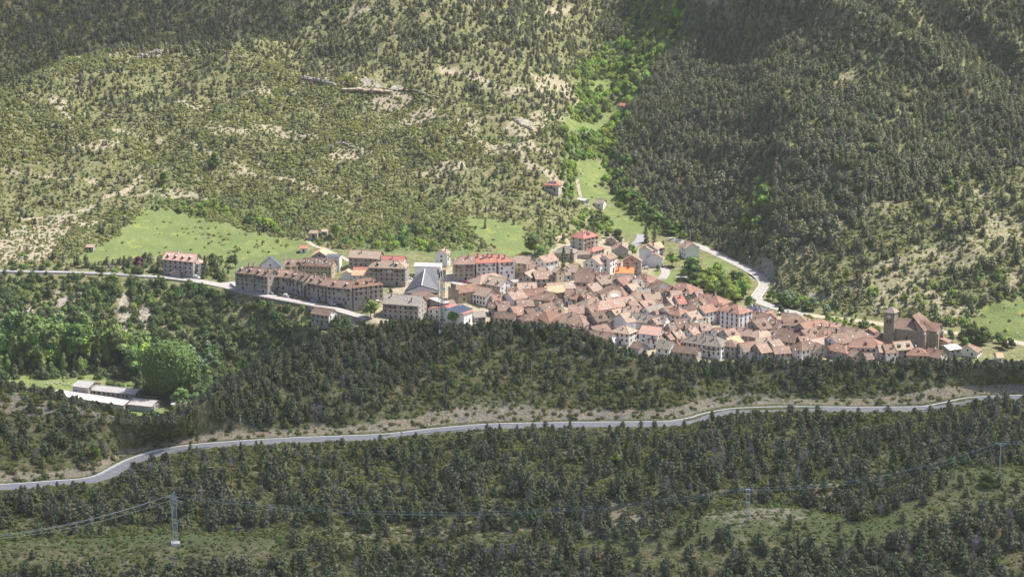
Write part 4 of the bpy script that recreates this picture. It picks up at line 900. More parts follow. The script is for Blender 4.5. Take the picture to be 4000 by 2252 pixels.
# small old chapel with a bell gable
cpl = house(Z2[0], Z2[1], 1850,862,2110,826, 11, 6.5, 'g', 'B', 'r', 'c0s0N2x', "old stone chapel with red-brown roof and a bell gable", "the bell gable chapel", 31, 'chapel', 'chapel')
mb = MB(); x0 = cpl['L'][0]; Hc = cpl['H'] + cpl['rise']
mb.box((x0 - .6, 0, (Hc - 1) / 2), (.9, 11.6, Hc - 1), WM['T']); mb.box((x0 - .6, 0, Hc + .3), (.9, 5.2, 2.8), WM['T']); mb.box((x0 - .6, 0, Hc + 2.0), (1.1, 5.8, .3), M['conc'])
mb.box((x0 - 1.08, -1.1, Hc + .5), (.1, .9, 1.5), M['dark']); mb.box((x0 - 1.08, 1.1, Hc + .5), (.1, .9, 1.5), M['dark']); mb.build('bell_gable', cpl['o'])
# ------------------------------------------------------------------ parish church
def church():
    o, s = G_; P = lambda x, y, h: None
    tw = lifted(o[0] + 205 / s, o[1] + 98 / s, 25.5); base = tw.z
    yaw = R(-29); e1 = Vector((math.cos(yaw), math.sin(yaw), 0)); e2 = Vector((-math.sin(yaw), math.cos(yaw), 0))
    root = empty('church', (tw.x, tw.y, base), yaw); tag(root, "large dark stone church with a square clock tower at the right of town", 'church')
    ts = WM['T']; mb = MB(); hw = 3.3; H = 22.3
    mb.box((0, 0, H / 2 - 2), (2 * hw, 2 * hw, H + 4), ts); tower = mb.build('tower', root)
    rb = MB(); a = hw + .5; zt = H - .1
    pts = [(-a, -a, zt), (a, -a, zt), (a, a, zt), (-a, a, zt)]; ap = (0, 0, 25.5)
    for i in range(4): rb.face((pts[i], pts[(i + 1) % 4], ap), RM['g']); rb.tube(pts[i], ap, .14, M['cap'], 5)
    rb.box((0, 0, zt - .12), (2 * a, 2 * a, .2), M['conc']); rb.build('spire_roof', tower)
    cb = MB(); cb.tube((0, -hw - .02, 19.8), (0, -hw - .22, 19.8), 1.0, M['white'], 20); cb.tube((0, -hw - .20, 19.8), (0, -hw - .245, 19.8), .86, M['line'], 20)
    for ang, ln in ((R(60), .5), (R(-20), .7)):
        cb.box((math.sin(ang) * ln / 2, -hw - .27, 19.8 + math.cos(ang) * ln / 2), (.07 + abs(math.sin(ang)) * ln, .03, .07 + abs(math.cos(ang)) * ln), M['dark'])
    cb.build('clock_face', tower)
    for x in (-.85, .85):
        b2 = MB(); b2.box((x, -hw - .03, 16.3), (.85, .12, 1.9), M['glass']); b2.tube((x, -hw + .03, 17.25), (x, -hw - .09, 17.25), .425, M['glass'], 12); b2.build('bell_opening', tower)
    b2 = MB(); b2.box((hw + .03, 0, 16.5), (.12, .85, 1.9), M['glass']); b2.build('bell_opening', tower)
    # nave
    nb = MB(); nx0, nx1, ny0, ny1, nH, nr = hw, hw + 16, -1.2, 12.8, 12.6, 5.2
    nb.box(((nx0 + nx1) / 2, (ny0 + ny1) / 2, nH / 2 - 2), (nx1 - nx0, ny1 - ny0, nH + 4), ts)
    nave = nb.build('nave', root)
    def slab(m_, P4, mt=RM['b'], th=.2):
        m_.face(P4, mt); m_.face([(p[0], p[1], p[2] - th) for p in P4][::-1], M['wood'])
        for i in range(len(P4)):
            a_, b_ = P4[i], P4[(i + 1) % len(P4)]; m_.face(((a_[0], a_[1], a_[2] - th), (b_[0], b_[1], b_[2] - th), b_, a_), M['conc'])
    r2 = MB(); ym = (ny0 + ny1) / 2
    slab(r2, [(nx0, ny0 - .5, nH - .1), (nx1, ny0 - .5, nH - .1), (nx1, ym, nH + nr), (nx0, ym, nH + nr)]); slab(r2, [(nx1, ny1 + .5, nH - .1), (nx0, ny1 + .5, nH - .1), (nx0, ym, nH + nr), (nx1, ym, nH + nr)])
    r2.face([(nx0 + .02, ny0, nH), (nx0 + .02, ny1, nH), (nx0 + .02, ym, nH + nr - .3)], ts); r2.build('roof', nave)
    wdw = MB(); wdw.box((nx0 + 7.5, ny0 - .03, 6.6), (1.5, .12, 2.4), M['glass']); wdw.tube((nx0 + 7.5, ny0 + .03, 7.8), (nx0 + 7.5, ny0 - .09, 7.8), .75, M['glass'], 12)
    for x_ in (-.85, .85): wdw.box((nx0 + 7.5 + x_, ny0 - .05, 6.6), (.2, .16, 2.6), M['conc'])
    wdw.build('window', nave)
    # high east end: ridge runs into the depth, big slope falls to the right
    tx0, tx1, ty0, ty1, tH, rz_ = nx0 + 9, nx1 + 2.5, ny0 - .3, ny1 + 2.5, 12.9, 7.2
    tb = MB(); tb.box(((nx1 - .6 + tx1) / 2, (ty0 + ty1) / 2, tH / 2 - 2), (tx1 - nx1 + .6, ty1 - ty0, tH + 4), ts)
    tb.face([(tx0, ty0 + 5.5, nH), (tx0, ty1, nH), (tx0, ty1, tH + rz_ - .3), (tx0, ty0 + 5.5, tH + rz_ - .3)][::-1], ts)
    tb.face([(tx1, ty1, 0), (tx0, ty1, 0), (tx0, ty1, tH + rz_ - .4), (tx1, ty1, tH)], ts); east = tb.build('east_end', root)
    r3 = MB(); q0 = (tx0, ty0 + 5.5, tH + rz_); q1 = (tx0, ty1 + .4, tH + rz_)
    slab(r3, [(tx1 + .6, ty0 - .5, tH - .1), (tx1 + .6, ty1 + .4, tH - .1), q1, q0]); slab(r3, [(tx0 + 6, ty0 - .5, tH - .05), (tx1 + .6, ty0 - .5, tH - .1), q0]); slab(r3, [(tx0, ym, nH + nr + .1), (tx0 + 6, ty0 - .5, tH + .05), q0])
    r3.tube(q0, (tx1 + .6, ty0 - .5, tH), .16, M['cap'], 5); r3.tube(q0, q1, .16, M['cap'], 5); r3.build('roof', east)
    # apse with buttresses
    ab = MB(); ax0, ax1, ay0, ay1, aH = tx1 - .2, tx1 + 6.5, 3.2, 12.2, 12.6
    ab.box(((ax0 + ax1) / 2, (ay0 + ay1) / 2, aH / 2 - 2), (ax1 - ax0, ay1 - ay0, aH + 4), ts); apse = ab.build('apse', root)
    r4 = MB(); yc = (ay0 + ay1) / 2
    slab(r4, [(ax0 - 4.5, yc, tH + 4.6), (ax0 + .2, ay0 - .5, aH - .1), (ax1 + .5, ay0 - .5, aH - .1), (ax1 + .5, yc, aH + 3.6)], RM['r']); slab(r4, [(ax1 + .5, ay1 + .5, aH - .1), (ax0, ay1 + .5, aH - .1), (ax0 - 4.5, yc, tH + 4.6), (ax1 + .5, yc, aH + 3.6)], RM['r'])
    r4.face([(ax1, ay0, aH - .1), (ax1, ay1, aH - .1), (ax1, yc, aH + 3.2)], ts); r4.build('roof', apse)
    for x, y, d in ((ax1 + .6, ay0 + .4, 1.3), (ax1 + .6, ay1 - .6, 1.3), (tx1 + .6, ty0 + .4, 1.4), (ax0 + 1.6, ay0 - .6, 1.3)):
        bb = MB(); bb.box((x, y, 4.6), (d, d, 13.2), WM['B']); bb.face([(x - d / 2, y - d / 2, 11.2), (x + d / 2, y - d / 2, 11.2), (x + d / 2, y + d / 2, 12.2), (x - d / 2, y + d / 2, 12.2)], M['conc']); bb.build('buttress', apse)
    for x, y, z, w_, h_ in ((ax1 + .03, yc + 1, 9, 1.0, 3.0),): b3 = MB(); b3.box((x, y, z), (.12, w_, h_), M['glass']); b3.build('window', apse)
    b3 = MB(); b3.box((tx1 + .03, 1.2, 9.6), (.12, .9, 3.6), M['glass']); b3.build('window', east)
    b4 = MB(); b4.box((ax1 + 3.0, ay1 - 1.6, 2.2), (5.2, 5, 6.8), WM['B']); sac = b4.build('sacristy', root)
    r5 = MB(); slab(r5, [(ax1 + .2, ay1 - 4.6, 7.2), (ax1 + 6.1, ay1 - 4.6, 5.4), (ax1 + 6.1, ay1 + 1.4, 5.4), (ax1 + .2, ay1 + 1.4, 7.2)], RM['r']); r5.build('roof', sac)
    b5 = MB(); b5.box((ax1 + 5.62, ay1 - 1.6, 3.2), (.1, .6, 1.8), M['glass']); b5.build('window', sac)
    HOUSES.append(dict(o=root, u=3540, v=1260, label=root['label'], short='the church', roof='b', wall='T', kind='x', cat='church'))
church()
# stone huts on the hill
def hut(u, v, w, h, label, door=True, rf='l'):
    p = hit(u, v); root = empty('hut', p, R(random.uniform(-12, 12))); tag(root, label, 'hut')
    mb = MB(); mb.box((0, 0, h / 2 - .4), (w, w * .9, h + .8), WM['S'] if rf != 'm' else WM['W']); mb.build('wall', root)
    rb = MB(); rb.face([(-w * .58, -w * .55, h), (w * .58, -w * .55, h), (w * .58, w * .55, h + .9), (-w * .58, w * .55, h + .9)], RM[rf]); rb.face([(-w * .58, -w * .55, h - .15), (w * .58, -w * .55, h - .15), (w * .58, w * .55, h + .75), (-w * .58, w * .55, h + .75)][::-1], M['wood']); rb.face([(-w * .58, -w * .55, h - .15), (w * .58, -w * .55, h - .15), (w * .58, -w * .55, h), (-w * .58, -w * .55, h)], M['conc'])
    rb.build('roof', root)
    db = MB(); db.box((0, -w * .45 - .02, h * .38), (w * .28, .1, h * .72), M['glass']); db.build('door', root)
hut(1226, 930, 5.2, 4.0, "square stone hut with a dark doorway beside the hill path"); hut(1268, 918, 4.0, 2.8, "smaller stone hut with arched opening left of the lone green tree")
hut(1186, 982, 4.6, 2.6, "little white hut with pink roof above the modern chapel", rf='m'); hut(228 * 1.5534, 628 * 1.5534, 5, 2.4, "small ruined stone hut by the meadow at far left")
# farm sheds by the river
S_ = ((0, 1000), 2.417)
FARM = [((745,1170,890,1188), 14, 6, 'z', 's2c0X', "tall pale farm shed with two roof lights in the river field"), ((870,1212,1312,1258), 12, 4, 'z', 'c0s0', "long grey-roofed sheep barn behind the white sheds"),
        ((545,1262,1215,1362), 11, 3.2, 's', 'c0s0X', "very long low white shed nearest the wooded slope"), ((1262,1340,1480,1362), 14, 3.4, 'z', 'c0s0X', "broad white shed at the right end of the long shed"), ((1625,1372,1680,1372), 6, 3, 's', 'c0s0X', "tiny white hut at the right end of the farm")]
for i, (q, W, wh, rf, opt, lb) in enumerate(FARM): house(S_[0], S_[1], *q, W, wh, 'g', 'G', rf, opt, lb, None, 15, 'farm_shed', 'farm shed')  # grey walls and greyed roofs: cloud shade over the farm put into colour
# ------------------------------------------------------------------ labels for the packed houses of the old town
LM = [h for h in HOUSES if h.get('short')]
used = set(h['label'] for h in HOUSES if h['label'])
def rel(h, l):
    dx, dy = h['u'] - l['u'], h['v'] - l['v']
    if abs(dx) > 2.2 * abs(dy): return 'right of' if dx > 0 else 'left of'
    if abs(dy) > 2.2 * abs(dx): return 'below' if dy > 0 else 'above'
    return ('below right of' if dx > 0 else 'below left of') if dy > 0 else ('above right of' if dx > 0 else 'above left of')
for h in HOUSES:
    if not h['label']:
        near = sorted((l for l in LM if l is not h), key=lambda l: (l['u'] - h['u']) ** 2 + (1.6 * (l['v'] - h['v'])) ** 2)
        shape = 'hipped house' if h['kind'] in 'hlr' else 'gabled house'
        base = f"{WCOL[h['wall'][0]]} {shape}, {RCOL[h['roof']]} roof"
        for a in range(6):
            lab = f"{base}, {rel(h, near[a])} {near[a]['short']}"
            if lab not in used and len(lab.replace('-', ' ').split()) <= 16: break
        used.add(lab); h['label'] = lab
    tag(h['o'], h['label'], h['cat'])
    if 1800 < h['u'] < 3800 and 1050 < h['v'] < 1430 and h['cat'] == 'house': h['o']['group'] = 'tiled houses of the old town'
    if h['cat'] == 'terraced house': h['o']['group'] = 'stone terrace along the street'
LMX = [(h['u'], h['v'], h['short']) for h in LM]
# ------------------------------------------------------------------ vegetation
def leafmat(name, c, rnd=.22, c2=None):
    return mat(name, c, 1.0, c2 or tuple(x * .72 for x in c), .9, 2, rnd=rnd, lo=.42, hi=.58, spec=.1)
LM_ = dict(pine=leafmat('pine_needles', (.198, .232, .108), .28, (.150, .178, .085)), pine2=leafmat('pine_needles_grey', (.235, .245, .145), .22, (.185, .195, .115)), twig=mat('twigs', (.185, .17, .135), 1),
  dgreen=leafmat('leaves_dark', (.10, .145, .058)), mgreen=leafmat('leaves_green', (.155, .235, .07)), bright=leafmat('leaves_bright', (.27, .42, .08), .16), blue=leafmat('leaves_bluish', (.23, .31, .19), .12),
  yel=leafmat('leaves_yellowgreen', (.32, .39, .08), .14), box=leafmat('box_leaves', (.27, .285, .085), .14, (.20, .22, .075)), box2=leafmat('scrub_leaves', (.20, .215, .085), .3), purple=leafmat('leaves_purple', (.11, .040, .055), .1), grn=leafmat('bush_leaves', (.18, .26, .075), .25), pop=leafmat('poplar_leaves', (.27, .38, .13), .14), dome=leafmat('dome_leaves', (.15, .235, .075), .05, (.125, .20, .06)), orange=leafmat('dry_needles', (.34, .17, .10), .1))
def tuft(mb, c, r, m, n=3, out=None, rs=random, up=.7):
    """small leaf sprays, most of them facing outward and up like real foliage"""
    c = Vector(c); o = Vector(out) if out is not None else Vector((0, 0, 0))
    for _ in range(n):
        nn = o * .8 + Vector((rs.gauss(0, .45), rs.gauss(0, .45), up + rs.gauss(0, .35)))
        if nn.length < .05: nn = Vector((0, 0, 1))
        nn.normalize(); a = nn.orthogonal().normalized(); b = nn.cross(a); t0 = rs.uniform(0, 6.28); q = c + Vector((rs.gauss(0, .4), rs.gauss(0, .4), rs.gauss(0, .3))) * r
        mb.face([q + (a * math.cos(t0 + k * 2.09 + rs.uniform(-.4, .4)) + b * math.sin(t0 + k * 2.09)) * r * rs.uniform(.65, 1.2) for k in range(3)], m)
def pine_mesh(seed, h=7.0, w=2.4, m1='pine', bare=.14, dens=1.0, conical=.7):
    rs = random.Random(seed); cr, tk = MB(), MB(); bend = (rs.uniform(-.3, .3), rs.uniform(-.3, .3))
    ax = lambda t: Vector((bend[0] * t * t, bend[1] * t * t, h * t))
    for k in range(4): tk.tube(ax(k / 4), ax((k + 1) / 4), .16 * (1 - .8 * k / 4), M['bark'], 5, .16 * (1 - .8 * (k + 1) / 4))
    prof = lambda q: w * (((1 - q) ** conical) * .95 + .08) * (.62 + 2.0 * q if q < .19 else 1)
    seg, ring = 7, 6; i0 = len(cr.v)      # solid inner mass so that the crown is not see-through
    for a in range(ring + 1):
        q = a / ring; rr = prof(min(q, .97)) * .50
        for b in range(seg):
            th = 6.283 * b / seg + a * .5; j = rs.uniform(.7, 1.2); cr.v.append(tuple(ax(bare + (1 - bare) * q * .96) + Vector((rr * j * math.cos(th), rr * j * math.sin(th), rs.uniform(-.15, .15)))))
    mi = cr.mi(LM_[m1])
    for a in range(ring):
        for b in range(seg): cr.f.append((i0 + a * seg + b, i0 + a * seg + (b + 1) % seg, i0 + (a + 1) * seg + (b + 1) % seg, i0 + (a + 1) * seg + b)); cr.m.append(mi)
    nw = int(9 * dens)
    for i in range(nw):
        t = bare + (1 - bare) * (i + rs.uniform(-.25, .25)) / (nw - 1); t = min(t, .985); q = max(0, (t - bare) / (1 - bare)); rad = prof(q) * rs.uniform(.8, 1.12)
        nb = rs.randint(5, 7); a0 = rs.uniform(0, 6.28)
        for b in range(nb):
            if rs.random() < .12: continue
            a = a0 + 6.283 * b / nb + rs.uniform(-.3, .3); L = rad * rs.uniform(.7, 1.15); d = Vector((math.cos(a), math.sin(a), rs.uniform(.05, .35))); base = ax(t)
            tk.tube(base, base + d * L * .75, .03, M['bark'], 3, .02); oo = Vector((d.x, d.y, 0))
            for f in (.5, .78, 1.0): tuft(cr, base + d * L * f + Vector((0, 0, rs.uniform(-.15, .15))), .52 * (.75 + .3 * f) * (w / 2.4) ** .5, LM_[m1] if rs.random() > .07 else LM_['twig'], 2, oo, rs, .75)
    tuft(cr, ax(.99), .38, LM_[m1], 4, None, rs)
    return cr.mesh('crown'), tk.mesh('trunk')
def dead_mesh(seed, h=6.0):
    rs = random.Random(seed); mb = MB(); mb.tube((0, 0, 0), (.2, .1, h * .6), .15, M['dead'], 5, .09); mb.tube((.2, .1, h * .6), (.3, .3, h), .09, M['dead'], 4, .02)
    for i in range(36):
        t = rs.uniform(.2, .98); a = rs.uniform(0, 6.28); L = (1 - t * .75) * 2.2 * rs.uniform(.5, 1.1); p = Vector((.2 * t, .1 * t, h * t)); d = Vector((math.cos(a), math.sin(a), rs.uniform(-.1, .5)))
        e = p + d * L; mb.tube(p, e, .06, M['dead'], 3, .02)
        for _ in range(5):
            s_ = p + d * L * rs.uniform(.4, 1); mb.tube(s_, s_ + Vector((rs.gauss(0, .5), rs.gauss(0, .5), rs.gauss(.1, .4))), .04, M['dead'], 3, .02)
    return mb.mesh('dead_tree')
def broad_mesh(seed, h=10.0, w=4.2, m1='mgreen', m2=None, lobes=10, n=46, col=False, low=.14):
    rs = random.Random(seed); cr, tk = MB(), MB(); m2 = m2 or m1
    tk.tube((0, 0, -.3), (0, 0, h * .4), .25 * w / 4, M['bark'], 6, .16 * w / 4); core = Vector((0, 0, h * .45))
    for i in range(lobes):
        if col: t = (i + .5) / lobes; c = Vector((rs.gauss(0, .16) * w, rs.gauss(0, .16) * w, h * (low + (1 - low) * t))); r = w * (.5 + .5 * math.sin(math.pi * min(1, t + .12))) * .62
        else:
            a = 6.283 * i / lobes * 1.6 + rs.uniform(-.4, .4); rr = w * rs.uniform(.35, .62) if i < lobes - 3 else w * .22; t = rs.uniform(low + .14, .66) if i < lobes - 3 else rs.uniform(.62, .82)
            c = Vector((rr * math.cos(a), rr * math.sin(a), h * t)); r = w * rs.uniform(.34, .50)
        tk.tube((0, 0, h * .3), c, .09, M['bark'], 3, .03); mm = LM_[m1] if rs.random() < .6 else LM_[m2]
        cr.blob(c, (r * .78, r * .78, r * .78 * (1.25 if col else .85)), mm, 8, 6, .16)
        for _ in range(n):
            th = rs.uniform(0, 6.283); z = rs.uniform(-.6, 1); q = math.sqrt(1 - z * z); d = Vector((q * math.cos(th), q * math.sin(th), z * (.85 if not col else 1.3)))
            tuft(cr, c + d * r * rs.uniform(.8, 1.08), .34 * (w / 4) ** .5 * rs.uniform(.7, 1.3), mm if rs.random() < .75 else LM_[m2], 2, d, rs, .35)
    return cr.mesh('crown'), tk.mesh('trunk')
def bush_mesh(seed, w=1.0, h=.9, m1='box', n=34, sz=.30):
    rs = random.Random(seed); mb = MB(); mb.blob((0, 0, h * .15), (w * .8, w * .8, h * .75), LM_[m1], 7, 5, .2)
    for _ in range(n):
        th = rs.uniform(0, 6.283); z = rs.uniform(0, 1); q = math.sqrt(max(0, 1 - z * z)); r = rs.uniform(.75, 1.1); d = Vector((q * math.cos(th), q * math.sin(th), z))
        tuft(mb, (w * r * d.x * rs.uniform(.8, 1.2), w * r * d.y, h * z * r + .05), sz, LM_[m1], 2, d, rs, .4)
    return mb.mesh('bush')
PINES = [pine_mesh(1, 6.6, 2.9), pine_mesh(2, 6.0, 3.1, 'pine', .14, .9, .5), pine_mesh(3, 7.3, 2.6, 'pine'), pine_mesh(4, 6.4, 2.9, 'pine2', .14, 1, .55), pine_mesh(5, 5.4, 2.6, 'pine', .06, .9, .7), pine_mesh(6, 6.0, 3.2, 'pine2', .20, .8, .4), pine_mesh(7, 6.8, 2.7, 'pine', .10, 1.0, .7), pine_mesh(8, 5.0, 2.4, 'pine', .06, .9, .65)]
DEAD = [dead_mesh(1), dead_mesh(2, 6)]
def proto_coll(name, items):
    c = bpy.data.collections.new(name)          # source meshes of the instanced undergrowth and woods
    for i, data in enumerate(items):
        if isinstance(data, tuple):             # crown and trunk in one mesh for the far copies
            bm = bmesh.new(); mats = []
            nm = bpy.data.meshes.new(f'{name}_{i:02d}')
            for d in data:
                off = len(mats); mats += list(d.materials); n0 = len(bm.faces); bm.from_mesh(d); bm.faces.ensure_lookup_table()
                for f in bm.faces[n0:]: f.material_index += off
            bm.to_mesh(nm); bm.free()
            for m_ in mats: nm.materials.append(m_)
            data = nm
        o = bpy.data.objects.new(f'{name}_{i:02d}', data); c.objects.link(o)
    return c
PC = proto_coll('pine_kind', PINES + DEAD)
BUSH = proto_coll('bush_kind', [bush_mesh(1, 1.0, .9, 'box'), bush_mesh(2, 1.2, .8, 'box2'), bush_mesh(3, .9, 1.1, 'box2', 30), bush_mesh(4, 1.3, .7, 'box', 36), bush_mesh(5, .8, .9, 'grn', 28), bush_mesh(6, 1.0, 1.2, 'pine', 34)])
BRUSH = proto_coll('thicket_kind', [bush_mesh(11, 2.4, 3.4, 'dgreen', 110, .45), bush_mesh(12, 2.0, 2.8, 'mgreen', 90, .42), bush_mesh(13, 2.6, 3.0, 'dgreen', 110, .45), bush_mesh(14, 1.8, 3.8, 'dgreen', 90, .42), bush_mesh(15, 2.2, 2.4, 'grn', 90, .40), bush_mesh(16, 2.3, 3.2, 'bright', 100, .42), bush_mesh(17, 2.3, 3.0, 'yel', 100, .42)])
def gn_stuff(name, label, cat, P, scl, rot, idx, coll):
    m_ = bpy.data.meshes.new(name); m_.vertices.add(len(P)); m_.vertices.foreach_set('co', np.asarray(P, np.float32).ravel())
    for nm, a, ty in (('scl', scl, 'FLOAT'), ('rot', rot, 'FLOAT'), ('kid', idx, 'INT')):
        at = m_.attributes.new(nm, ty, 'POINT'); at.data.foreach_set('value', np.asarray(a, np.int32 if ty == 'INT' else np.float32))
    o = link(name, m_); tag(o, label, cat, None, 'stuff')
    g = bpy.data.node_groups.new(name, 'GeometryNodeTree'); g.interface.new_socket('Geometry', in_out='INPUT', socket_type='NodeSocketGeometry'); g.interface.new_socket('Geometry', in_out='OUTPUT', socket_type='NodeSocketGeometry')
    N, L = g.nodes, g.links; gi, go = N.new('NodeGroupInput'), N.new('NodeGroupOutput'); iop = N.new('GeometryNodeInstanceOnPoints'); ci = N.new('GeometryNodeCollectionInfo')
    ci.inputs['Collection'].default_value = coll; ci.inputs['Separate Children'].default_value = True; ci.inputs['Reset Children'].default_value = True
    def na(nm, ty):
        n = N.new('GeometryNodeInputNamedAttribute'); n.data_type = ty; n.inputs['Name'].default_value = nm; return n.outputs['Attribute']
    cx = N.new('ShaderNodeCombineXYZ'); L.new(na('rot', 'FLOAT'), cx.inputs[2]); L.new(cx.outputs[0], iop.inputs['Rotation'])
    L.new(gi.outputs[0], iop.inputs['Points']); L.new(ci.outputs[0], iop.inputs['Instance']); iop.inputs['Pick Instance'].default_value = True
    L.new(na('kid', 'INT'), iop.inputs['Instance Index']); L.new(na('scl', 'FLOAT'), iop.inputs['Scale']); L.new(iop.outputs[0], go.inputs[0])
    md = o.modifiers.new('scatter', 'NODES'); md.node_group = g
    return o
# density fields on the terrain grid (plants per square metre)
Z_ = verts[:, 2].reshape(NV, NU)
PD = np.zeros(RX.shape); SD = np.zeros(RX.shape); TD = np.zeros(RX.shape)
def zmask(a, b): return (RSg >= a) & (RSg < b)
near = zmask(RI['b'], RI['road_lo'] - .02)
PD[near] = .043; SD[near] = .20; q = zmask(RI['foot'] + .8, RI['road_lo'] - .02); SD[q] = .34
clear = region('near', 'poly', [(-100,1330),(300,1322),(720,1326),(900,1372),(790,1396),(690,1402),(600,1425),(400,1450),(-100,1450)], .6) | region('near', 'poly', [(1690,1278),(1890,1250),(2080,1285),(2170,1316),(2330,1245),(2440,1180),(2600,1165),(2700,1230),(2560,1235),(2450,1290),(2330,1345),(2120,1392),(1900,1375),(1700,1350)], .6)
PD[clear] = .003; SD[clear] = .22; PD[region('near', 'poly', [(2150,1395),(2700,1380),(2700,1500),(2100,1500)], .5)] = .02
half = region('near', 'poly', [(850,1345),(1300,1335),(1700,1340),(1720,1380),(1300,1392),(900,1385)], .8) | region('near', 'ell', (1560,1290,60,28)); PD[half] = .014; SD[half] = .2
far_b = region('near', 'poly', [(1250,1395),(2700,1395),(2700,1500),(1250,1500)], .5); PD[far_b] = .042
PD[zmask(RI['foot'], RI['road_lo'] - .05) & (vnoise(RX, RY, 22, 31) > .72)] *= .4
mid = zmask(RI['ditch'] + .15, RI['cut'] + .05); SD[mid] = .07
m2 = zmask(RI['cut'] + .05, RI['shoulder'] + 1.9); PD[m2] = .11; SD[m2] = .06
t1 = m2 & (RU < 560) & (RSg < RI['crest'] + .3); PD[t1] = .020; SD[t1] = .17; t1 = m2 & (RU >= 560) & (RU < 760); PD[t1] = .20; SD[t1] = .2
t1 = m2 & (RU < 700) & (RSg < RI['cut'] + .55); PD[t1] = .05
t2 = m2 & (RU > 1500) & (RSg < RI['cut'] + .62) ; PD[t2] = .035; SD[t2] = .22
t2 = m2 & (RU > 1750) & (RU < 2500) & (RSg < RI['cut'] + .72) ; PD[t2] = .028; SD[t2] = .24
m3 = m2 & (RU > 700) & (RU < 1700) & (RSg > RI['cut'] + .35); PD[m3] = .17
lee = zmask(RI['shoulder'] + .9, RI['floor'] + .4); PD[lee] = .025; TD[lee] = .004
field = region('gorge', 'poly', MEADOWS[11][1], .2)
g_ = zmask(RI['floor'] + .4, RI['shelf'] - .015); TD[g_] = .085; PD[g_] = .006; SD[g_] = .05
for e in [(148,770,12,46),(312,785,17,46),(365,795,19,34),(320,840,13,34),(690,905,20,18)]: TD[region('gorge', 'ell', e, .5)] = .012
TD[region('gorge', 'poly', [(600,735),(760,770),(780,850),(640,870),(560,800)], .6)] *= .55
TD[field] = 0; PD[field] = 0; SD[field] = 0
back = RSg > RI['shelf'] + .4
PD[back] = .015; SD[back] = .34
up = back & ((RSg > RI['dip'] + .1) | (RV < 230)); PD[up] = .060; SD[up] = .16
for p, pd_, sd_ in [([(560,-100),(1500,-100),(1470,200),(1400,330),(1230,260),(1000,240),(760,190),(640,130),(480,100)], .060, .05), ([(300,190),(560,165),(620,250),(460,300),(330,330),(160,290),(60,260),(180,210)], .040, .08),
  ([(0,420),(240,380),(420,430),(420,520),(0,560)], .022, .12), ([(1050,420),(1400,420),(1470,520),(1400,560),(1100,520)], .026, .12), ([(1250,560),(1500,540),(1530,600),(1400,590)], .035, .10),
  ([(1100,270),(1300,290),(1420,400),(1400,440),(1200,340)], .040, .07)]:
    q = region('back', 'poly', p); PD[q] = pd_; SD[q] = sd_
rm = region('back', 'poly', [(1600,-300),(3200,-300),(3200,900),(2400,770),(2130,740),(1960,720),(1850,640),(1700,580),(1600,500),(1560,440),(1500,320),(1600,230),(1720,130)], .7)
PD[rm] = .082; SD[rm] = .03
for p in ([(2120,570),(2300,520),(2575,430),(2800,400),(2800,900),(2300,800),(2080,700)], [(2000,640),(2150,600),(2150,760),(1960,720)]):
    q = region('back', 'poly', p); PD[q] = .020; SD[q] = .17
PD[region('back', 'ell', (2180,190,70,24))] = .03
val = region('back', 'poly', [(1560,-300),(1700,-300),(1720,60),(1640,160),(1600,260),(1560,330),(1540,420),(1570,500),(1680,580),(1620,600),(1500,600),(1440,560),(1430,480),(1400,350),(1430,280),(1460,150),(1580,100)], .6)
PD[val] = .006; TD[val] = .06; SD[val] = .05
TD[region('back', 'poly', [(860,660),(1060,700),(1190,640),(1190,600),(1000,560),(860,600)], .8)] = .035
TD[region('back', 'poly', [(380,520),(520,510),(700,560),(740,600),(560,540),(400,530)], .5)] = .05; TD[region('back', 'poly', [(2200,860),(2575,820),(2700,900),(2700,960),(2400,960),(2180,900)], .6)] = .06
TD[region('back', 'poly', [(1700,740),(1900,745),(2100,800),(2220,830),(2220,850),(1900,790)], .4)] = .03
TD[region('back', 'poly', [(2160,730),(2575,700),(2700,700),(2700,860),(2400,820),(2200,800)], .6)] = .02
for e in [(1915,500,30,30),(2400,470,30,14),(1880,545,24,20),(2280,745,20,10)]: TD[region('back', 'ell', e)] = .05
bpatch = (bare > .5) & back; PD[bpatch] *= .35; SD[bpatch] *= .55
rpatch = rock > .5; PD[rpatch] *= .1; SD[rpatch] *= .35
gm = grass > .5; PD[gm] = 0; SD[gm] = .004; TD[gm] = 0
SD[region('back', 'poly', [(400,560),(700,600),(760,620),(640,640),(430,600)])] = .03
flat_ = town | zmask(RI['shelf'] - .06, RI['base'] + .05) | zmask(RI['road_lo'] - .025, RI['ditch'] + .1)
fl2 = zmask(RI['shelf'] - .02, RI['base'] + .05) & ~town & (RU < 900); flat_ &= ~fl2
PD[flat_] = 0; SD[flat_] = 0; TD[flat_] = 0; TD[fl2] = .02; SD[fl2] = .08
PD[scar] = .002; SD[scar] = .06
PD[back] *= 1.22
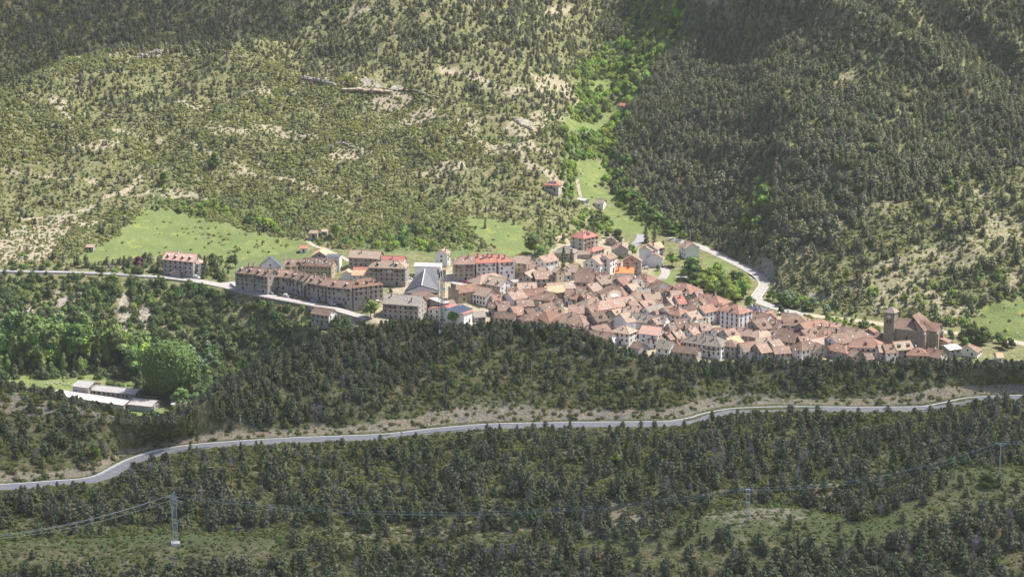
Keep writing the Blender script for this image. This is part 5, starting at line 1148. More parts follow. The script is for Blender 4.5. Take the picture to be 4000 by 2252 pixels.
# keep plants off roads and out of houses
occ = np.zeros(RX.shape, bool)
def clear_path(path, w):
    xs = np.array([q[0] for q in path]); ys = np.array([q[1] for q in path])
    sel = (RX > xs.min() - w) & (RX < xs.max() + w) & (RY > ys.min() - w) & (RY < ys.max() + w); ii = np.where(sel)
    for a in range(0, len(ii[0]), 20000):
        s_ = (ii[0][a:a+20000], ii[1][a:a+20000]); d = np.hypot(RX[s_][:, None] - xs[None], RY[s_][:, None] - ys[None]).min(1); occ[s_] |= d < w
clear_path(mp, 7); clear_path([(p[0].x, p[0].y) for p in stp], 6.5); clear_path([(p[0].x, p[0].y) for p in stq], 3.6)
for pts in ([(1215,928),(1203,940),(1225,960),(1270,975),(1310,992),(1345,1008)], [(3160,1230),(3400,1258),(3520,1278),(3640,1292),(3760,1305)], [(2378,1010),(2430,985),(2470,962),(2508,915)], [(2640,1082),(2800,1076),(2960,1085)], [(2255,700),(2262,740),(2280,790),(2320,830)], [(3930,1328),(4010,1345),(4100,1362)], [(1220,1235),(1300,1250),(1380,1268),(1440,1290)]):
    P_ = pxpath(pts); Q_ = []
    for a, b in zip(P_[:-1], P_[1:]):
        n = max(2, int(math.dist(a, b) / 3)); Q_ += [(a[0] + (b[0] - a[0]) * k / n, a[1] + (b[1] - a[1]) * k / n) for k in range(n)]
    clear_path(Q_, 5)
for h in HOUSES:
    if 'T' not in h: continue
    o = h['o'].location; ca, sa = math.cos(h['yaw']), math.sin(h['yaw']); lx = (RX - o.x) * ca + (RY - o.y) * sa; ly = -(RX - o.x) * sa + (RY - o.y) * ca
    occ |= (lx > h['L'][0] - 3.5) & (lx < h['L'][1] + 3.5) & (ly > h['L'][2] - 4.5) & (ly < h['L'][3] + 3.0)
PD[occ] = 0; SD[occ] = 0; TD[occ] = 0
# sampling
V3 = verts.reshape(NV, NU, 3)
qa = V3[:-1, :-1]; qb = V3[:-1, 1:]; qc = V3[1:, 1:]; qd = V3[1:, :-1]
AREA = np.abs((qb[..., 0] - qa[..., 0]) * (qd[..., 1] - qa[..., 1]) - (qb[..., 1] - qa[..., 1]) * (qd[..., 0] - qa[..., 0]))
AREA *= 1 / np.clip(np.cos(np.arctan(np.abs((qd[..., 2] - qa[..., 2]) / np.maximum(.2, qd[..., 1] - qa[..., 1])))), .55, 1)
U0 = RU[:-1, :-1]; V0 = RV[:-1, :-1]; S0 = RSg[:-1, :-1]
INV = (U0 > -850) & (U0 < 4850) & (V0 > -110) & (V0 < 2420)
def sample(D):
    d = (D[:-1, :-1] + D[1:, 1:] + D[:-1, 1:] + D[1:, :-1]) / 4; d = np.where(d < .25 * D[:-1, :-1].clip(1e-9), 0, d)
    lam = d * AREA * INV; n = rng.poisson(lam); i, j = np.nonzero(n); c = n[i, j]; i = np.repeat(i, c); j = np.repeat(j, c)
    a = rng.random(len(i))[:, None]; b = rng.random(len(i))[:, None]
    P = (qa[i, j] * (1 - a) + qb[i, j] * a) * (1 - b) + (qd[i, j] * (1 - a) + qc[i, j] * a) * b
    return P, S0[i, j], U0[i, j] + 15 * a[:, 0], V0[i, j]
P, S, Uq, Vq = sample(PD)
n = len(P); scl = rng.normal(1.0, .27, n).clip(.45, 1.6)
scl *= np.where(S > RI['base'], np.where(Uq > 2350, np.interp(Vq, [0, 900], [.56, .82]), np.interp(Vq, [200, 350, 900], [.55, .50, .48])), np.where(S > RI['cut'], np.where(Uq < 700, .72, .60), .86))
small = vnoise(P[:, 0], P[:, 1], 30, 44); scl *= .75 + .5 * small
rd_ = (S > RI['foot'] + .55) & (S < RI['road_lo']); scl[rd_] *= .78; rd_ = (S > RI['foot'] + .86) & (S < RI['road_lo']); scl[rd_] *= .66
low_ = (S > RI['base']) & (Uq < 2300) & (Vq > 250) & (rng.random(n) < .4); scl[low_] *= .6
idx = rng.integers(0, 8, n); greyp = vnoise(P[:, 0], P[:, 1], 26, 45) > .55; idx[(greyp | (S > RI['s1'])) & (rng.random(n) < .4)] = 3
deadp = rng.random(n) < np.where(vnoise(P[:, 0], P[:, 1], 14, 46) > .76, np.where(S > RI['base'], .08, .30), np.where(S > RI['base'], .012, .035)); idx[deadp] = rng.integers(8, 10, deadp.sum())
rot = rng.random(n) * 6.283; P[:, 2] -= .15
# the 300 pines that show largest become things of their own
inview = (Uq > -20) & (Uq < 4020) & (Vq < 2330) & (S < RI['road_lo'])
dist = np.hypot(P[:, 0], P[:, 1]); siz = np.where(inview & (idx < 8), scl / dist, 0); pick = np.argsort(-siz)[:290]
single = np.zeros(n, bool); single[pick] = True
POLE_U = [(685, 'the lattice pylon'), (2920, 'the twin concrete pole'), (3905, 'the single concrete pole')]
for k in pick:
    x, y, z = P[k]; u, v = Uq[k], Vq[k]
    hgt = 'tall ' if scl[k] > 1.25 else 'small ' if scl[k] < .95 else ''
    tone = 'grey-green' if idx[k] in (3, 5) else 'dark green'
    if v > 2120: wh = 'low on the near spur'
    elif v > 1960: wh = 'in the hollow'
    else: wh = 'just below the road'
    ref = min(POLE_U, key=lambda q: abs(q[0] - u))
    side = 'by' if abs(ref[0] - u) < 160 else ('left of' if u < ref[0] else 'right of')
    lab = f"{hgt}{tone} pine {wh}, {side} {ref[1]}"
    root = empty('pine_tree', (x, y, z), float(rot[k])); s_ = float(scl[k]); root.scale = (s_, s_, s_); tag(root, lab, 'pine tree', 'pines on the near slope')
    c, t = PINES[idx[k]]; link('crown', c, root); link('trunk', t, root)
groups = [('pine_forest', "dense pine wood covering the near slope below the mountain road", S < RI['road_lo']), ('pine_forest', "dark pine wood on the low hill between the road and the village", (S >= RI['road_lo']) & (S < RI['floor'] + .3)),
 ('pine_forest', "scattered pines of the river gorge and village edge", (S >= RI['floor'] + .3) & (S < RI['base'] + .3)), ('pine_forest', "dense pine forest covering the mountain right of the side valley", (S >= RI['base'] + .3) & (Uq > 2300)), ('pine_forest', "sparse pines over the hillside left of the side valley", (S >= RI['base'] + .3) & (Uq <= 2300))]
for nm, lb, g in groups:
    g = g & ~single; gn_stuff(nm, lb, 'pine forest', P[g], scl[g], rot[g], idx[g], PC)
print('pines', n)
P, S, Uq, Vq = sample(SD); n = len(P); scl = rng.normal(1.0, .3, n).clip(.4, 2.0) * (.7 + .6 * vnoise(P[:, 0], P[:, 1], 12, 51)); scl *= np.where(S < RI['spur'], .62, 1.0); scl *= np.where(S > RI['base'], .84, .90)
idx = rng.integers(0, 6, n); w_ = vnoise(P[:, 0], P[:, 1], 18, 52); idx[(w_ > .62) & (rng.random(n) < .7)] = 0; idx[(w_ < .35) & (rng.random(n) < .6)] = 1
cl = (S < RI['foot']) & (rng.random(n) < .55); idx[cl] = rng.choice([1, 4, 4], cl.sum())
print('bushes', n)
for lb, g in (("low box and broom scrub on the near slopes", S < RI['road_lo']), ("low scrub around the road cutting and the wooded hill", (S >= RI['road_lo']) & (S < RI['shelf'])), ("olive green scrub speckling the hillsides behind the village", S >= RI['shelf'])):
    gn_stuff('undergrowth', lb, 'undergrowth', P[g], scl[g], rng.random(g.sum()) * 6.283, idx[g], BUSH)
P, S, Uq, Vq = sample(TD); n = len(P); scl = rng.normal(1.0, .25, n).clip(.5, 1.8) * (.7 + .6 * vnoise(P[:, 0], P[:, 1], 16, 61)); idx = rng.choice([0, 0, 1, 2, 2, 3, 4], n)
bk = S > RI['base']; idx[bk] = rng.choice([0, 1, 4, 4, 5, 5, 6, 1], bk.sum()); scl[bk] *= .85; vv = bk & (Vq < 800); idx[vv] = rng.choice([5, 5, 6, 4, 1, 0], vv.sum()); scl[vv] *= 1.25
print('thickets', n)
for lb, g in (("dense broadleaf thicket covering the gorge slope below the village", S < RI['shelf'] + .2), ("bright broadleaf thickets filling the side valley and village edges", S >= RI['shelf'] + .2)):
    gn_stuff('thicket', lb, 'thicket', P[g], scl[g], rng.random(g.sum()) * 6.283, idx[g], BRUSH)
# ---- single broadleaf trees and garden conifers
def dome_mesh():
    rs = random.Random(77); cr, tk = MB(), MB(); tk.tube((0, 0, -.3), (0, 0, 4), .5, M['bark'], 7, .3)
    lump = [(rs.uniform(0, 6.28), rs.uniform(-.2, .9), rs.uniform(.04, .10)) for _ in range(26)]
    def rad(th, z):
        r = 1.0
        for a, b, c in lump: d = (math.cos(th - a) * math.sqrt(1 - z * z) * math.sqrt(1 - b * b) + z * b); r += c * max(0, (d - .86) / .14)
        return r
    seg, ring = 28, 18; i0 = len(cr.v); mi = cr.mi(LM_['dome'])
    for a in range(ring + 1):
        z = math.cos(math.pi * a / ring * .93); q = math.sqrt(1 - z * z)
        for b in range(seg): th = 6.2832 * b / seg; r = rad(th, z) * rs.uniform(.90, .97); cr.v.append((4.6 * r * q * math.cos(th), 4.6 * r * q * math.sin(th), 5.4 + 4.2 * r * z))
    for a in range(ring):
        for b in range(seg): cr.f.append((i0 + a * seg + b, i0 + (a + 1) * seg + b, i0 + (a + 1) * seg + (b + 1) % seg, i0 + a * seg + (b + 1) % seg)); cr.m.append(mi)
    for _ in range(3800):
        th = rs.uniform(0, 6.283); z = rs.uniform(-.8, 1); q = math.sqrt(1 - z * z); r = rad(th, z) * rs.uniform(.94, 1.10)
        tuft(cr, (4.6 * r * q * math.cos(th), 4.6 * r * q * math.sin(th), 5.4 + 4.2 * r * z), .25, LM_['dome'] if rs.random() < .8 else LM_['mgreen'], 2, (q * math.cos(th), q * math.sin(th), z), rs, .3)
    return cr.mesh('crown'), tk.mesh('trunk')
BT = {'bright': [broad_mesh(21, 10, 4.4, 'bright', 'grn'), broad_mesh(22, 10, 4.0, 'bright', 'mgreen')], 'green': [broad_mesh(23, 10, 4.4, 'mgreen', 'grn'), broad_mesh(24, 10, 4.8, 'mgreen', 'dgreen')], 'dark': [broad_mesh(25, 10, 4.6, 'dgreen', 'mgreen'), broad_mesh(26, 10, 4.2, 'dgreen')],
  'yellow': [broad_mesh(27, 10, 4.3, 'yel', 'bright'), broad_mesh(28, 10, 4.6, 'yel', 'grn')], 'silvery': [broad_mesh(29, 10, 4.6, 'blue', 'grn'), broad_mesh(30, 10, 4.3, 'blue')], 'purple': [broad_mesh(31, 10, 5.0, 'purple')],
  'poplar': [broad_mesh(32, 10, 2.3, 'pop', 'grn', 11, 60, True, .06), broad_mesh(33, 10, 2.5, 'bright', 'pop', 11, 60, True, .06), broad_mesh(36, 10, 2.3, 'pop', 'pop', 11, 60, True, .06)], 'column': [broad_mesh(34, 10, 1.2, 'dgreen', 'dgreen', 10, 44, True, .04)], 'giant': [dome_mesh()],
  'fir': [pine_mesh(41, 10, 2.6, 'pine', .06, 1.5, .95), pine_mesh(42, 10, 2.9, 'pine', .05, 1.5, .9)], 'pine': [pine_mesh(43, 10, 3.0, 'pine', .25, 1.1, .5), pine_mesh(44, 10, 3.2, 'pine2', .28, 1.1, .5)]}
CT = dict(bright='bright green broadleaf tree', green='green broadleaf tree', dark='dark green broadleaf tree', yellow='yellow-green broadleaf tree', silvery='silvery green tree', purple='dark purple leaved tree', poplar='tall pale green poplar', column='narrow dark column shaped tree', giant='huge round green tree', fir='dark pointed fir', pine='grey-green pine')
rt = random.Random(5); TREES = []
def tree(kind, u, v, h, wide=1.0, label=None, group=None, world=None):
    p = world or hit(u, v)
    if p is None: return
    i = rt.randrange(len(BT[kind])); c, t = BT[kind][i]; s_ = h / 10
    nm = 'fir_tree' if kind == 'fir' else 'pine_tree' if kind == 'pine' else 'poplar_tree' if kind in ('poplar', 'column') else 'broadleaf_tree'
    root = empty(nm, (p.x, p.y, p.z - .2), rt.uniform(0, 6.28)); root.scale = (s_ * wide, s_ * wide, s_); link('crown', c, root); link('trunk', t, root)
    pu, pv = project(p.x, p.y, p.z); TREES.append((root, kind, pu, pv)); tag(root, label, nm.replace('_', ' ').replace('broadleaf tree', 'tree'), group)
k_ = KO
ONE = [('giant', 432, 1000, 36, .90, "huge round green tree towering beside the farm sheds"), ('green', 398, 1003, 17, 1.1, "lower round green tree in front of the huge round tree"), ('green', 452, 1018, 13, 1.2, "rounded green tree between the farm sheds and the pine hill"), ('column', 246, 935, 27, .95, "narrow dark poplar rising among the pale riverside poplars"),
 ('green', 538, 418, 11, 1.0, "lone dark-footed green tree on the dry hillside beside the path"), ('bright', 412, 462, 10, .9, "brightest lone green tree low on the dry hillside"), ('bright', 412, 480, 5, .9, "small bright sapling below the lone bright tree"), ('bright', 845, 597, 11, .95, "bright round tree beside the two stone huts"),
 ('purple', 350, 673, 8, 1.1, "purple leaved tree left of the big stone guest house"), ('purple', 2485 / k_, 1330 / k_, 7, .9, "purple tree in the garden before the long grey hall"), ('green', 2460 / k_, 1310 / k_, 6, .9, "small green tree in the garden beside the purple tree"),
 ('fir', 515, 692, 13, .8, "tall dark fir at the right corner of the guest house"), ('pine', 548, 688, 8, 1.0, "spreading pine by the street right of the guest house"), ('pine', 593, 672, 9, .9, "tall pine left of the stone terrace's end house"), ('pine', 217, 672, 9, 1.1, "spreading dark pine beside the gorge road"), ('pine', 196, 668, 8, .9, "left neighbour of the spreading dark pine by the gorge road"), ('pine', 160, 665, 8, .8, "thin pale pine beside the gorge road"),
 ('fir', 1417, 674, 14, .8, "left one of two tall dark firs below the mansion"), ('fir', 1437, 670, 12, .8, "dark fir right of the tall fir below the mansion"), ('fir', 1402, 672, 8, .8, "shorter dark fir at the left of the fir group"), ('green', 1345, 642, 16, 1.1, "large green tree at the foot of the right hand meadow"), ('bright', 1362, 657, 11, 1.2, "bright bushy tree before the large green tree by the meadow"), ('pine', 1385, 628, 9, .8, "pine beside the bank left of the mansion"),
 ('fir', 1220, 573, 6.5, .9, "little fir standing alone in the small upper meadow"), ('dark', 1196, 576, 3, .9, "dark bush tree at the edge of the small upper meadow"), ('bright', 1590, 642, 9, 1.2, "round bright garden tree left of the twin white gables"), ('dark', 1553, 614, 12, 1, "dark tree by the top bend of the hill street"), ('fir', 1625, 610, 12, .8, "left dark fir behind the pale orange roof"), ('fir', 1646, 607, 13, .8, "right dark fir behind the pale orange roof"), ('fir', 1668, 632, 7.5, .8, "dark fir right of the pale orange roof"),
 ('bright', 1690, 670, 10, 1.3, "broad domed bright tree by the kitchen garden"), ('green', 1738, 702, 16, 1.15, "big green tree casting shadow over the village field"), ('dark', 1560, 655, 5, .9, "small tree before the twin chimney house"), ('green', 1655, 680, 4.5, .8, "small tree against the white house on stone base"),
 ('bright', 1140, 815, 10, 1.0, "bright bush tree at the foot of the sports hall"), ('green', 932, 797, 13, 1.0, "green tree between the terrace's end and the stone hotel"), ('fir', 915, 785, 7, .8, "dark fir beside the corner block of the terrace"), ('fir', 818, 703, 6, .7, "small fir before the skylight dotted house"), ('dark', 982, 738, 4, 1, "dark small tree in the garden of the laundry block"),
 ('bright', 1915, 535, 22, .85, "tall bright green tree in the pine forest above the valley road"), ('bright', 1880, 578, 16, .95, "bright tree just below left of the tallest bright tree in the pines"), ('bright', 1903, 583, 12, .85, "bright young tree at the foot of the bright pair in the pines"), ('fir', 2110, 142, 19, .5, "single tall dark fir spiking above the mountain pines"), ('bright', 2128, 710, 10, .7, "green tree near the lower edge of the mountain pines"), ('green', 2280, 755, 5, 1, "round green bush tree on the dry slope behind the church"),
 ('bright', 2388, 486, 10, .8, "bright tree on the upper right slope"), ('bright', 2412, 476, 7, .8, "bright sapling right of the bright tree on the upper slope"), ('green', 2460, 468, 4, .9, "little green tree at the upper right scrub edge"),
 ('silvery', 1990, 762, 8, 1, "silvery tree right of the dark slate hall"), ('silvery', 2170 / 1.0 - 30, 790, 6, 1, "silvery willow beside the promenade"), ('silvery', 2080, 788, 6.5, 1.1, "silvery willow behind the long reddish roof"), ('yellow', 2030, 775, 8, .9, "pale yellow-green tree behind the silvery willow"),
 ('green', 2055, 772, 4.5, .8, "first small street tree of the promenade"), ('bright', 2100, 790, 4, .8, "second small street tree of the promenade"), ('bright', 2117, 795, 4, .8, "third small street tree of the promenade"), ('bright', 2152, 802, 4, .8, "fourth small street tree of the promenade"), ('green', 2175, 808, 4, .8, "fifth small street tree of the promenade"),
 ('dark', 2470, 864, 13, 1, "dark bushy tree right of the church above the wood"), ('dark', 2440, 866, 12, .9, "dark tree behind the open sided house"), ('pine', 2395, 860, 7, .9, "bushy evergreen just right of the church apse"), ('green', 1495, 312, 6, .7, "pointed tree on the upper valley meadow"), ('dark', 1552, 222, 4, 1, "small orchard tree in the topmost valley meadow"), ('green', 1510, 232, 4, .9, "second small orchard tree in the topmost meadow"),
 ('dark', 1575, 422, 12, 1.1, "dark round tree at the head of the long meadow"), ('bright', 240, 1150, 7, 1.0, "fresh green broadleaf tree above the tight road bend"), ('bright', 1548, 1170, 6, 1.3, "green broadleaf tree among the pines below the road"), ('green', 2480, 1225, 6, 1.2, "green broadleaf tree on the spur by the single concrete pole"), ('green', 2320, 1395, 5, 1.0, "fresh green tree low at the right bottom")]
for kd, u, v, h, wd, lb in ONE: tree(kd, u * k_, v * k_, h, wd, lb)
def cluster(kinds, poly, n_, h0, h1, label, group, wide=1.0, zone=None):
    xs = [p[0] for p in poly]; ys = [p[1] for p in poly]; c = 0; tries = 0; pts = []
    while c < n_ and tries < n_ * 60:
        tries += 1; x, y = rt.uniform(min(xs), max(xs)), rt.uniform(min(ys), max(ys))
        if not inpoly(poly, np.array([x * KO]), np.array([y * KO]))[0] or any(math.hypot(x - a, (y - b) * 2) < 7 for a, b in pts): continue
        p = hit(x * KO, y * KO)
        i = np.argmin((RX - p.x) ** 2 + (RY - p.y) ** 2)
        if occ.flat[i]: continue
        pts.append((x, y)); c += 1; kd = rt.choice(kinds); tree(kd, x * KO, y * KO, rt.uniform(h0, h1), wide * rt.uniform(.85, 1.15), f"{CT[kd]} {label}", group, p)
cluster(['poplar'] * 3 + ['bright', 'green'], [(-10,880),(240,880),(250,925),(-10,930)], 28, 21, 30, 'in the riverside grove at far left', 'riverside trees')
cluster(['poplar', 'poplar', 'green'], [(-10,930),(200,930),(235,940),(60,945),(-10,945)], 11, 9, 14, 'along the edge of the river field', 'riverside trees')
cluster(['poplar', 'bright', 'green', 'poplar'], [(255,880),(300,880),(385,870),(390,930),(330,955),(255,935)], 14, 15, 24, 'between the narrow dark poplar and the huge tree', 'riverside trees')
cluster(['green', 'dark'], [(260,940),(390,960),(440,1010),(500,960),(470,900),(420,960)], 12, 8, 12, 'around the foot of the huge round tree', 'riverside trees')
cluster(['dark', 'green', 'silvery'], [(470,880),(540,860),(560,920),(500,980)], 9, 8, 11, 'at the mouth of the gorge', 'gorge trees')
cluster(['bright', 'yellow', 'green', 'yellow', 'bright', 'dark'], [(1725,682),(1790,700),(1850,703),(1885,722),(1905,775),(1850,772),(1800,748),(1742,722)], 46, 8, 13, 'in the park between field and valley road', 'park trees')
cluster(['green', 'dark', 'bright'], [(1505,440),(1535,430),(1560,500),(1600,540),(1700,600),(1740,600),(1690,560),(1600,500),(1560,440)], 30, 6, 10, 'along the wood edge right of the valley meadows', 'valley trees')
cluster(['green', 'bright', 'dark'], [(1405,360),(1440,350),(1540,350),(1560,400),(1460,405),(1410,390)], 16, 5, 8, 'between the long meadow and the upper meadow', 'valley trees')
cluster(['bright', 'bright', 'yellow'], [(1408,400),(1440,400),(1450,480),(1450,540),(1425,540),(1410,460)], 12, 4, 7, 'on the bank left of the long meadow', 'valley trees')
cluster(['green', 'bright', 'yellow'], [(1530,170),(1600,170),(1600,240),(1560,260),(1555,210)], 9, 7, 10, 'beside the topmost valley meadow', 'valley trees')
cluster(['bright', 'bright', 'green'], [(1590,-10),(1680,-10),(1700,60),(1640,120),(1580,150)], 16, 6, 9, 'filling the head of the side valley', 'valley trees')
cluster(['dark', 'green'], [(1480,550),(1530,560),(1530,600),(1490,590)], 7, 5, 7, 'beside the valley track above the mansion', 'valley trees')
cluster(['dark', 'green'], [(1070,560),(1100,540),(1160,580),(1240,610),(1220,625),(1100,600)], 10, 3, 5, 'in the hedges below the small upper meadow', 'hedge trees')
cluster(['green', 'dark', 'bright', 'silvery'], [(1885,752),(1925,750),(1990,765),(2060,780),(1960,790)], 16, 6, 10, 'right of the park behind the dark slate hall', 'park trees')
cluster(['green', 'dark'], [(2400,850),(2560,860),(2560,885),(2420,880)], 8, 5, 8, 'behind the wood at far right', 'valley trees')
cluster(['dark', 'green', 'bright'], [(380,525),(520,535),(600,555),(520,545)], 8, 2.5, 4, 'in the hedge above the left meadow', 'hedge trees', 1.3)

cluster(['bright', 'yellow', 'green'], [(2020,786),(2120,806),(2215,828),(2215,842),(2120,832),(2010,800)], 26, 3, 5, 'in the green strip between old town and promenade', 'promenade greenery', 1.3)
cluster(['green', 'bright', 'dark'], [(2370,838),(2440,838),(2560,850),(2560,866),(2400,858)], 12, 4, 8, 'on the bank right of the church', 'promenade greenery', 1.1)
# ------------------------------------------------------------------ poles, mast, lamps
M['pale'] = mat('pale_concrete', (.66, .62, .52), .9)
def lattice(mb, a0, a1, z0, z1, n, r, m):
    for i in range(n):
        t0, t1 = i / n, (i + 1) / n; w0, w1 = a0 + (a1 - a0) * t0, a0 + (a1 - a0) * t1; za, zb = z0 + (z1 - z0) * t0, z0 + (z1 - z0) * t1
        ca = [(-w0, -w0, za), (w0, -w0, za), (w0, w0, za), (-w0, w0, za)]; cb = [(-w1, -w1, zb), (w1, -w1, zb), (w1, w1, zb), (-w1, w1, zb)]
        for k in range(4):
            j = (k + 1) % 4; mb.tube(ca[k], cb[j] if (i + k) % 2 else cb[k], r, m, 4); mb.tube(ca[j] if (i + k) % 2 == 0 else ca[k], cb[k] if (i + k) % 2 == 0 else cb[j], r, m, 4); mb.tube(cb[k], cb[j], r * .8, m, 4)
def legs(root, a0, a1, z0, z1, r, m, nm='leg'):
    for sx, sy in ((-1, -1), (1, -1), (1, 1), (-1, 1)):
        mb = MB(); mb.tube((sx * a0, sy * a0, z0), (sx * a1, sy * a1, z1), r, m, 5); mb.build(nm, root)
def pylon():
    b = hit(685, 2120); top = b.z; root = empty('lattice_pylon', b, R(12)); tag(root, "grey steel lattice pylon on a white concrete base in the clearing", 'pylon'); H = 18.5
    legs(root, .95, .62, 0, H, .075, M['steel']); mb = MB(); lattice(mb, .95, .62, 0, H, 14, .045, M['steel']); mb.build('lattice', root)
    for s_ in (-1, 1):
        mb = MB(); zz = H - (.2 if s_ < 0 else 2.2)
        mb.tube((0, 0, zz + .6), (s_ * 2.5, 0, zz), .08, M['steel'], 4); mb.tube((0, -.5, zz - .9), (s_ * 2.5, 0, zz), .06, M['steel'], 4); mb.tube((0, .5, zz - .9), (s_ * 2.5, 0, zz), .06, M['steel'], 4); c = mb.build('crossarm', root)
        i_ = MB(); i_.tube((s_ * 2.5, 0, zz), (s_ * 3.0, 0, zz - .25), .12, M['white'], 6); i_.build('insulator', c)
    mb = MB(); mb.tube((-.2, 0, H), (-.2, 0, H + 1.4), .07, M['steel'], 5); mb.build('top_post', root)
    mb = MB(); mb.box((0, 0, -.1), (3.2, 3.2, 1.0), M['white']); mb.build('concrete_base', root)
    return root, H
def conc_pole(u, v, H, twin, label):
    b = hit(u, v); root = empty('concrete_pole', b, R(-6)); tag(root, label, 'utility pole')
    if twin:
        for s_ in (-1, 1): mb = MB(); mb.box((s_ * .48, 0, H / 2 - .3), (.36, .42, H + .6), M['pale']); mb.build('post', root)
        for z in (H * .32, H * .6, H * .86, H): mb = MB(); mb.box((0, 0, z), (1.5, .5, .42), M['white']); mb.build('tie', root)
    else: mb = MB(); mb.box((0, 0, H / 2 - .3), (.38, .38, H + .6), M['pale']); mb.build('post', root)
    for s_ in (-1, 1):
        mb = MB(); mb.tube((0, 0, H - .9), (s_ * 1.9, 0, H + .25), .07, M['steel'], 4); mb.tube((0, 0, H + .1), (s_ * 1.9, 0, H + .25), .06, M['steel'], 4); c = mb.build('crossarm', root)
        m_ = MB(); m_.tube((s_ * 1.9, 0, H + .25), (s_ * 1.9, 0, H - .45), .11, M['white'], 6); m_.build('insulator', c)
    return root, H
pA, hA = pylon(); pB, hB = conc_pole(2920, 2036, 12.8, True, "twin legged concrete power pole with white ties in the grassy clearing"); pC, hC = conc_pole(3905, 1848, 12.2, False, "single slender concrete power pole on the right hand spur")
def wire(a, b, sag, label):
    mb = MB(); a, b = Vector(a), Vector(b); n = 24; prev = a
    for k in range(1, n + 1):
        t = k / n; p = a.lerp(b, t); p.z -= sag * 4 * t * (1 - t); mb.tube(prev, p, .05, M['steel'], 3); prev = p
    o = mb.build('power_line'); tag(o, label, 'power line', 'power lines across the near slope')
LA, LB, LC = pA.location, pB.location, pC.location
for dx, dz, w in ((-2.4, 0, 'front'), (0, .9, 'upper'), (2.4, -.3, 'rear')):
    wire(LA + Vector((dx, 0, hA + dz)), LB + Vector((dx * .8, 0, hB + dz)), 8.5, f"{w} wire sagging between the lattice pylon and the twin pole")
    wire(LB + Vector((dx * .8, 0, hB + dz)), LC + Vector((dx * .8, 0, hC + dz)), 5.0, f"{w} wire climbing from the twin pole to the single pole")
    wire(LC + Vector((dx * .8, 0, hC + dz)), LC + Vector((60 + dx, 10, hC + 2 + dz)), 1.5, f"{w} wire leaving the single pole to the right")
    wire(LA + Vector((dx, 0, hA + dz)), LA + Vector((-95 + dx, -30, hA - 8 + dz)), 5.0, f"{w} wire falling left from the lattice pylon")
for u, v, h, lb in ((2076, 1492, 8.5, "wooden pole on the scrub slope right of the dead pines"), (1735, 1575, 7, "wooden pole on the slope above the middle of the cutting"), (1354, 1604, 5, "short wooden pole beside the grey dead tree"), (513, 1690, 5.5, "thin pale pole above the tight road bend"), (939, 1662, 5, "thin pole with a white box on the wooded slope"), (3770, 1400, 8, "thin pole behind the wood right of the church")):
    p = hit(u, v); root = empty('utility_pole', p); tag(root, lb, 'utility pole'); mb = MB(); mb.tube((0, 0, -.5), (0, 0, h), .13, M['conc'], 6, .09); mb.build('post', root)
    mb = MB(); mb.box((0, 0, h - .25), (1.2, .1, .1), M['conc'] if 'white' not in lb else M['white']); mb.build('crossarm', root)
    if 'box' in lb: mb = MB(); mb.box((0, -.25, h * .55), (.45, .25, .9), M['white']); mb.build('meter_box', root)
def mast():
    b = hit(1726, 1306); root = empty('telecom_mast', b, R(20)); tag(root, "tall dark telecom mast rising from the wooded hill before the village", 'telecom mast'); H = 30.0
    legs(root, 1.15, 1.0, 0, H, .085, M['dark']); mb = MB(); lattice(mb, 1.15, 1.0, 0, H, 15, .065, M['white']); mb.build('lattice', root)
    mb = MB(); 
    for x in (-.3, .0, .3): mb.tube((x, 0, 0), (x, 0, H), .09, M['dark'], 5)
    mb.build('cable_ladder', root)
    for a in range(5):
        t = a * 1.256; mb = MB(); mb.box((1.75 * math.cos(t), 1.75 * math.sin(t), H - 1.0 - (a % 2) * 1.2), (.35, .35, 2.4), M['dark']); mb.tube((0, 0, H - 1.2), (1.7 * math.cos(t), 1.7 * math.sin(t), H - 1.2), .06, M['dark'], 4); mb.build('antenna_panel', root)
    for x, z, r in ((.5, H - 8.5, .75), (-1.3, 1.6, .85), (1.5, 1.2, .85), (.1, H - 14, .4)):
        mb = MB(); mb.tube((x, -1.25, z), (x, -1.7, z), r, M['white'], 14); mb.tube((x, 0, z), (x, -1.3, z), .07, M['dark'], 4); mb.build('dish', root)
    mb = MB(); mb.tube((.8, .8, H), (.8, .8, H + 3.2), .06, M['white'], 4); mb.tube((-.6, 0, H), (-.6, 0, H + 2), .05, M['dark'], 4); mb.build('whip_antenna', root)
mast()
def lamp_mesh():
    mb = MB(); mb.tube((0, 0, 0), (0, 0, 7.4), .11, M['steel'], 6, .07)
    pr = Vector((0, 0, 7.4))
    for k in range(1, 6): q = Vector((.22 * k, 0, 7.4 + 1.0 * math.sin(k / 5 * 1.4))); mb.tube(pr, q, .06, M['steel'], 5); pr = q
    p = mb.mesh('post'); h = MB(); h.box((1.45, 0, 8.38), (.9, .34, .18), M['white']); return p, h.mesh('lamp_head')
LPm = lamp_mesh()
for u, v, lb in ((2398, 968, "curved street lamp at the top of the hill street"), (2697, 940, "curved street lamp by the bridge end of the valley road"), (2258, 1040, "street lamp beside the firs below the mansion"), (2805, 1000, "street lamp half way down the valley road"), (2914, 1130, "street lamp among the park trees by the road bend"), (3407, 1252, "street lamp on the promenade left of the tower"), (3700, 1308, "street lamp right of the church"), (3975, 1350, "street lamp at the far right of the promenade"), (3128, 1228, "street lamp behind the dark slate hall"), (756, 1092, "street lamp beside the white van at the guest house"), (2925, 1052, "street lamp on the inner side of the valley road bend")):
    p = hit(u, v); root = empty('street_lamp', p, random.uniform(0, 6.28)); tag(root, lb, 'street lamp', 'curved street lamps'); link('post', LPm[0], root); link('lamp_head', LPm[1], root)
